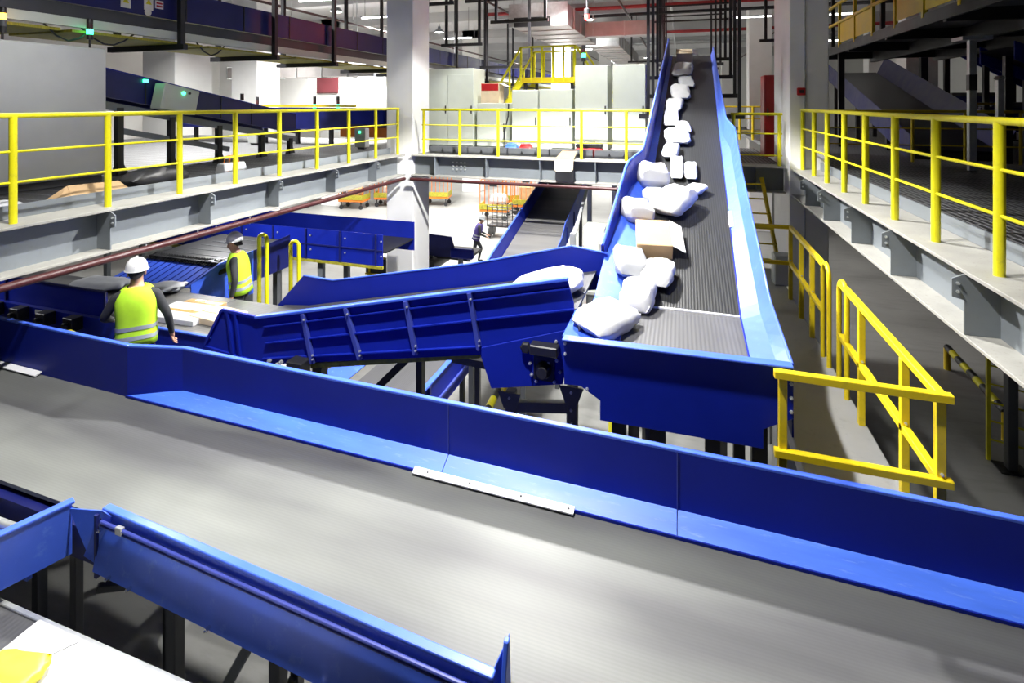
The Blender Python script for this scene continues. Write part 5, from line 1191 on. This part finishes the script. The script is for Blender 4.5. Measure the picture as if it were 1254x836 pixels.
# ================================================================ PARCELS
pi_ = lambda px, y: V((at(px, 127, Y=y).x, y, 0))
def on_belt(px, py, dz=.02):
    """where a bearing meets the sloping belt"""
    u = (px - HX) / FPX; v = (py - HY) / FPX; d = V((-SN + CS * u, CS + SN * u, -v))
    # z = 3.95 + .335 (y - 5.42)
    tt = (EYE_Z - (3.95 + .335 * (0 - 5.42)) - dz) / (.335 * d.y - d.z)
    p = V((0, 0, EYE_Z)) + d * tt
    if p.y < YS:
        tt = (EYE_Z - 3.95 - dz) / (-d.z); p = V((0, 0, EYE_Z)) + d * tt
    return p
TL = math.atan(.335)
stream = [
 # px, py, (w, l, h), rotz, kind, mat, label
 (741, 402, (.42, .66, .20), -.45, 'bag', 'poly_white', 'large white poly mailer tipping over the corner of the sloping belt', .2),
 (782, 372, (.34, .50, .20), -.1, 'bag', 'poly_white', 'white poly mailer between the corner mailer and the kraft carton', .0),
 (800, 300, (.40, .55, .18), .1, 'box', 'kraft', 'pale kraft carton standing open on the sloping belt', 0),
 (776, 268, (.40, .42, .26), .5, 'bag', 'poly_white', 'crumpled white poly mailer leaning on the blue skirt plate', .15),
 (826, 256, (.46, .62, .26), -.5, 'bag', 'poly_white', 'big white poly mailer lying skewed on the sloping belt', .1),
 (797, 228, (.44, .40, .34), .3, 'bag', 'poly_white', 'puffed white sack pushed up against the inner guard', .1),
 (829, 208, (.20, .80, .10), 0, 'bag', 'poly_white', 'long white parcel sleeve on the sloping belt', .0),
 (846, 212, (.18, .60, .08), 0, 'bag', 'poly_grey', 'narrow grey white parcel beside the long white sleeve', .0),
 (829, 172, (.42, .60, .16), .1, 'bag', 'poly_white', 'white mailer midway up the sloping belt', .0),
 (822, 148, (.28, .90, .14), .0, 'bag', 'poly_grey', 'pale grey mailer above the midway white mailer', .0),
 (833, 118, (.40, .9, .2), .05, 'bag', 'poly_white', 'white mailer in the upper third of the sloping belt', .0),
 (836, 90, (.50, 1.1, .2), -.05, 'bag', 'poly_white', 'broad white mailer close to the belt head', .0),
 (770, 330, (.36, .5, .2), .25, 'bag', 'poly_grey', 'pale grey poly mailer below the open kraft carton', .1),
 (806, 342, (.34, .46, .16), -.15, 'bag', 'poly_white', 'smaller white poly mailer just below the open kraft carton', 0),
 (803, 252, (.34, .4, .22), .7, 'bag', 'poly_grey', 'grey poly mailer squeezed between the puffed sack and the skewed mailer', .1),
 (852, 236, (.28, .3, .1), -.8, 'bag', 'poly_white', 'small white envelope jutting out beside the skewed mailer', 0),
 (822, 190, (.26, .5, .16), -.1, 'bag', 'poly_grey', 'pale grey mailer between the long sleeve and the midway mailer', 0),
 (836, 160, (.26, .5, .12), .15, 'bag', 'poly_white', 'small white mailer next to the pale grey upper mailer', 0),
 (826, 133, (.34, .7, .16), -.1, 'bag', 'poly_white', 'white mailer below the upper third of the sloping belt', 0),
 (840, 104, (.34, .8, .14), .1, 'bag', 'poly_grey', 'pale grey mailer just below the broad white mailer', 0),
 (838, 76, (.42, .5, .3), 0, 'box', 'kraft_light', 'pale carton riding at the very head of the sloping belt', 0),
]
for px_, py_, s, rz, kind, mt_, lb_, ty in stream:
    p = on_belt(px_, py_, .015); tilt = TL if p.y > YS else 0
    if kind == 'bag':
        o = bag('poly_mailer', (0, 0, 0), s, lb_, mt_, 'parcel', rotz=0, seed=int(px_ + py_), group='parcels on the sloping belt')
        o.rotation_euler = (tilt, ty, rz); o.location = p
    else:
        c = carton((0, 0, 0), s, lb_, mt_, group='parcels on the sloping belt', open_flap=True); c.rotation_euler = (tilt, 0, rz); c.location = p
# parcel arriving off the feed conveyor
q = V((-1.3, 5.35, fz(-1.3) + .012))
o = bag('poly_mailer', (0, 0, 0), (.75, .55, .22), 'white parcel leaving the top of the feed conveyor', 'poly_white', 'parcel', seed=5, group='parcels on the feed belts'); o.location = q; o.rotation_euler = (0, -math.atan(.223), .2)
for i, (px_, py_, s, rz, mt_, lb_) in enumerate((
    (226, 384, (.80, .50, .07), .05, 'poly_white', 'flat white carton on the sorting belt close to the rear-facing worker'),
    (268, 388, (.60, .40, .08), -.1, 'kraft_light', 'flat tan carton on the sorting belt at the foot of the feed conveyor'),
    (250, 372, (.60, .18, .05), .08, 'kraft', 'narrow brown carton along the far side of the sorting belt'))):
    q = at(px_, py_, Z=SB + .03); carton((q.x, q.y, SB), s, lb_, mt_, rz, group='cartons on the sorting belt')
o = bag('poly_mailer', (0, 0, 0), (.5, .4, .1), 'grey mailer on the sorting belt below the blue chute', 'poly_grey', 'parcel', seed=8, group='parcels on the feed belts'); q = at(205, 356, Z=SB); o.location = (q.x, q.y, SB); o.rotation_euler = (0, 0, .4)
o = bag('poly_mailer', (0, 0, 0), (.9, .5, .12), 'grey white mailer on the sorting belt deep under the deck', 'poly_grey', 'parcel', seed=11, group='parcels on the feed belts'); q = at(125, 352, Z=SB); o.location = (q.x, q.y, SB); o.rotation_euler = (0, 0, .1)
# big flat white parcel and yellow mailer at the viewer's feet
m = MB().box(-3.68, -1.9, 1.12, 2.13, 2.832, 2.90)
t = thing('flat_parcel', 'large flat white parcel on the low packing conveyor', 'parcel', (-2.8, 1.6, 2.83))
link('wrapping', m, 'poly_white', t, bev=.015, seg=2)
link('fold_seam', MB().bar((-3.66, 1.62, 2.902), (-3.3, 2.1, 2.902), .006, .004), 'poly_grey', t)
o = bag('poly_mailer', (0, 0, 0), (.34, .26, .10), 'bright yellow mailer lying on the large flat white parcel', 'poly_yellow', 'parcel', seed=31); q = at(8, 832, Z=2.95); o.location = (q.x, q.y, 2.902); o.rotation_euler = (0, 0, .2)
# ================================================================ PEOPLE
def skin_body(name, sk, parent, mats, extra):
    """sk: {name: (pos, radius, parent_name, material_index)} grown into one continuous skin"""
    names = list(sk); idx = {n: i for i, n in enumerate(names)}
    me = bpy.data.meshes.new(name + '_skeleton')
    me.from_pydata([tuple(sk[n][0]) for n in names], [(idx[sk[n][2]], idx[n]) for n in names if sk[n][2]], [])
    o = bpy.data.objects.new(name + '_skeleton', me); C.objects.link(o)
    md = o.modifiers.new('skin', 'SKIN'); md.use_smooth_shade = True; md.branch_smoothing = .3
    if not me.skin_vertices: me.skin_vertices.new(name='')
    for i, n in enumerate(names):
        r = sk[n][1]; r = r if isinstance(r, tuple) else (r, r)
        me.skin_vertices[0].data[i].radius = r; me.skin_vertices[0].data[i].use_root = (sk[n][2] is None)
    sb = o.modifiers.new('sub', 'SUBSURF'); sb.levels = 2; sb.render_levels = 2
    dg = bpy.context.evaluated_depsgraph_get(); dg.update()
    ev = bpy.data.meshes.new_from_object(o.evaluated_get(dg))
    bpy.data.objects.remove(o)
    segs = [(V(sk[sk[n][2]][0]), V(sk[n][0]), sk[n][3]) for n in names if sk[n][2]]
    def near(p):
        best = (1e9, 0)
        for a, b, k in segs:
            d = b - a; t = max(0, min(1, (p - a).dot(d) / max(1e-9, d.length_squared))); e = (p - a - d * t).length
            if e < best[0]: best = (e, k)
        return best[1]
    vs = [v.co.copy() for v in ev.vertices]; fs = [list(p.vertices) for p in ev.polygons]
    m = MB(); m.v = vs; m.f = fs; m.mi = [near(sum((vs[i] for i in f), V((0, 0, 0))) / len(f)) for f in fs]
    for mb, k in extra:
        m.cur = k; m.add(mb.v, mb.f)
    m2 = MB(); m2.v = m.v; m2.f = m.f; m2.mi = m.mi
    bpy.data.meshes.remove(ev)
    return m2
def person(name_label, loc, head, pose, vest=True, helmet='helmet', vest_mat='hivis', scale=1., lean=0., turn=0.):
    """pose: offsets for elbows, wrists, knees, ankles in body space (x right, y forward, z up), standing height about 1.74"""
    t = thing('person', name_label, 'person', loc)
    Lr = Matrix.Rotation(-lean, 3, 'X'); PV = V((0, 0, .93))
    def L(p): p = V(p); return PV + Lr @ (p - PV)
    H = Matrix.Rotation(turn, 3, 'Z'); NK = V((0, .0, 1.50))
    def hd(p): p = V(p); return L(NK + H @ (p - NK))
    J, S, T = 0, 1, 2      # jacket, skin, trouser
    sk = {}
    sk['pelvis'] = (PV, (.15, .115), None, T)
    sk['waist'] = (L((0, .0, 1.08)), (.145, .11), 'pelvis', J)
    sk['chest'] = (L((0, -.005, 1.28)), (.165, .12), 'waist', J)
    sk['collar'] = (L((0, -.015, 1.43)), (.10, .085), 'chest', J)
    sk['neck'] = (hd((0, .0, 1.51)), .056, 'collar', S)
    sk['jaw'] = (hd((0, .035, 1.575)), (.064, .075), 'neck', S)
    sk['brow'] = (hd((0, .02, 1.66)), (.074, .092), 'jaw', S)
    sk['crown'] = (hd((0, .005, 1.715)), (.05, .06), 'brow', S)
    for sd, sx in (('l', -1), ('r', 1)):
        el, wr = V(pose['elbow_' + sd]), V(pose['wrist_' + sd])
        if pose.get('arms_lean', True): el, wr = L(el), L(wr)
        sk['shoulder_' + sd] = (L((sx * .175, -.01, 1.40)), .066, 'collar', J)
        sh = sk['shoulder_' + sd][0]
        sk['uparm_' + sd] = (sh.lerp(el, .5), .056, 'shoulder_' + sd, J)
        sk['elbow_' + sd] = (el, .047, 'uparm_' + sd, J)
        sk['forearm_' + sd] = (el.lerp(wr, .5), .042, 'elbow_' + sd, J)
        sk['wrist_' + sd] = (wr, .030, 'forearm_' + sd, J)
        d = (wr - el).normalized(); side = d.cross(V((0, 0, 1)) if abs(d.z) < .8 else V((0, 1, 0))).normalized()
        if abs(d.z) >= .8: side = V((0, 1, 0)); 
        nrm = d.cross(side).normalized(); side = nrm.cross(d).normalized()
        palm = wr + d * .085
        sk['palm_' + sd] = (palm, (.036, .02), 'wrist_' + sd, S)
        for k, (off, ln) in enumerate(((-.03, .062), (-.01, .075), (.011, .07), (.031, .055))):
            b = palm + side * off + d * .012; e = b + d * ln * .55 + nrm * .008 * sx; f = e + d * ln * .4 + nrm * .026 * sx
            sk['kn%d_%s' % (k, sd)] = (b, .0098, 'palm_' + sd, S); sk['mid%d_%s' % (k, sd)] = (e, .0088, 'kn%d_%s' % (k, sd), S); sk['tip%d_%s' % (k, sd)] = (f, .0075, 'mid%d_%s' % (k, sd), S)
        b = wr + d * .045 - side * .035; sk['thumb0_' + sd] = (b, .0115, 'palm_' + sd, S); sk['thumb1_' + sd] = (b - side * .028 + d * .035 + nrm * .01 * sx, .0095, 'thumb0_' + sd, S)
        kn, an = V(pose['knee_' + sd]), V(pose['ankle_' + sd])
        sk['hip_' + sd] = (V((sx * .095, 0, .86)), .098, 'pelvis', T)
        sk['thigh_' + sd] = (V((sx * .1, 0, .86)).lerp(kn, .5), .082, 'hip_' + sd, T)
        sk['knee_' + sd] = (kn, .062, 'thigh_' + sd, T)
        sk['calf_' + sd] = (kn.lerp(an, .4) + V((0, -.015, 0)), .057, 'knee_' + sd, T)
        sk['ankle_' + sd] = (an, .043, 'calf_' + sd, T)
        sk['heel_' + sd] = (an + V((0, -.02, -.055)), .036, 'ankle_' + sd, T)
        sk['toe_' + sd] = (an + V((sx * .015, .15, -.062)), (.042, .028), 'heel_' + sd, T)
    ex = []
    # facial features: nose, eyes, ears, mouth, grown onto the same body mesh
    f = MB().lathe(hd((0, .108, 1.615)), [(.013, -.02), (.017, 0), (.009, .03)], 8, hd((0, .09, 1.67)) - hd((0, .115, 1.60))); ex.append((f, S))
    for sx in (-1, 1):
        ex.append((MB().lathe(hd((sx * .03, .098, 1.652)), [(.004, -.010), (.010, -.004), (.010, .004), (.004, .008)], 8, (0, 1, 0)), 3))
        ex.append((MB().lathe(hd((sx * .078, .012, 1.635)), [(.006, -.032), (.014, -.02), (.016, .01), (.006, .03)], 8), S))
    a, b = hd((-.022, .098, 1.578)), hd((.022, .098, 1.578)); ex.append((MB().tube([a, a.lerp(b, .5) + V((0, .006, 0)), b], .006, 6), 4))
    body = skin_body('body', sk, t, None, ex)
    shift = V(loc); R = Matrix.Rotation(head, 3, 'Z')
    # everything is authored in body space, then turned and set down
    def place(mb): mb.v = [shift + R @ (p * scale) for p in mb.v]; return mb
    link('body', place(body), [pose.get('jacket', 'dark_cloth'), 'skin', 'trouser', 'black', 'maroon'], t, smooth=True)
    if vest:
        N = 22
        def ring(z, rx, ry, cy=0): return [L((rx * math.copysign(abs(math.cos(2 * PI * j / N)) ** .8, math.cos(2 * PI * j / N)), cy + ry * math.copysign(abs(math.sin(2 * PI * j / N)) ** .8, math.sin(2 * PI * j / N)), z + .006 * math.sin(6 * PI * j / N))) for j in range(N)]
        prof = [(.86, .203, .158), (.95, .200, .152), (1.05, .194, .146), (1.15, .196, .148), (1.25, .202, .154), (1.33, .203, .150), (1.40, .190, .136), (1.445, .165, .116), (1.485, .125, .095), (1.50, .088, .082)]
        vm = link('safety_vest', place(MB().loft([ring(z, a, b) for z, a, b in prof], False)), vest_mat, t, smooth=True)
        sol = vm.modifiers.new('cloth', 'SOLIDIFY'); sol.thickness = .008
        for z in (.93, 1.035):
            a, b = itp(z, [(p[0], p[1]) for p in prof]) + .006, itp(z, [(p[0], p[2]) for p in prof]) + .006
            a2, b2 = itp(z + .045, [(p[0], p[1]) for p in prof]) + .006, itp(z + .045, [(p[0], p[2]) for p in prof]) + .006
            link('reflective_band', place(MB().loft([ring(z, a, b), ring(z + .045, a2, b2)], False)), 'reflective', vm, smooth=True)
    # hair below the helmet, helmet with brim and ridge
    N = 18
    def hr(z, rx, ry, cy): return [hd((rx * math.cos(2 * PI * j / N), cy + ry * math.sin(2 * PI * j / N), z)) for j in range(N)]
    hm = MB().loft([hr(1.60, .05, .05, -.055), hr(1.64, .076, .07, -.028), hr(1.69, .084, .092, -.008), hr(1.73, .078, .088, .0), hr(1.76, .03, .03, .0)])
    link('hair', place(hm), 'hair', t, smooth=True)
    hl = MB().loft([hr(1.672, .118, .145, .022), hr(1.676, .120, .148, .022), hr(1.684, .113, .134, .012), hr(1.692, .106, .122, .0), hr(1.73, .104, .120, .0), hr(1.77, .090, .104, -.002), hr(1.80, .062, .074, -.004), hr(1.815, .02, .026, -.004)])
    h = link('hard_hat', place(hl), helmet, t, smooth=True)
    link('hat_ridge', place(MB().tube([hd((0, .125 * math.cos(a) * .92 - .002, 1.69 + .13 * math.sin(a))) for a in [PI * k / 10 for k in range(1, 10)]], .012, 8)), helmet, h, smooth=True)
    return t
stand = dict(knee_l=(-.11, .03, .48), ankle_l=(-.12, -.01, .10), knee_r=(.11, .03, .48), ankle_r=(.12, -.01, .10))
# worker seen from behind, hands forward over the belt
q = at(161, 314, Y=4.22)
person('person in white hard hat and lime safety vest seen from behind at the sorting belt', (q.x + .05, 4.24, OP + .0), .82, dict(stand, elbow_l=(-.31, .06, 1.16), wrist_l=(-.26, .28, 1.06), elbow_r=(.30, -.02, 1.12), wrist_r=(.33, .08, .87)), scale=P1S)
# worker pointing at the slatted conveyor
q = at(292, 300, Y=6.6)
person('person in white hard hat and lime safety vest reaching toward the black slatted conveyor', (q.x + .05, 6.6, 2.15), PI / 2 + .42, dict(stand, elbow_r=(.24, .22, 1.20), wrist_r=(.16, .46, 1.14), elbow_l=(-.28, -.05, 1.13), wrist_l=(-.27, .04, .88)), turn=.1, lean=.12, scale=P2S)
# person far back on the hall floor, bending to push a cart
q = at(583, 321, Z=0)
person('person in grey helmet and purple vest walking bent forward on the bright hall floor', (q.x, q.y, 0), -PI / 2 + .35, dict(knee_l=(-.1, .20, .50), ankle_l=(-.1, .10, .10), knee_r=(.1, -.06, .50), ankle_r=(.1, -.36, .16), elbow_l=(-.24, .10, 1.16), wrist_l=(-.2, .34, 1.12), elbow_r=(.24, .10, 1.16), wrist_r=(.2, .34, 1.12)), lean=.30, helmet='helmet_grey', vest_mat='purple')
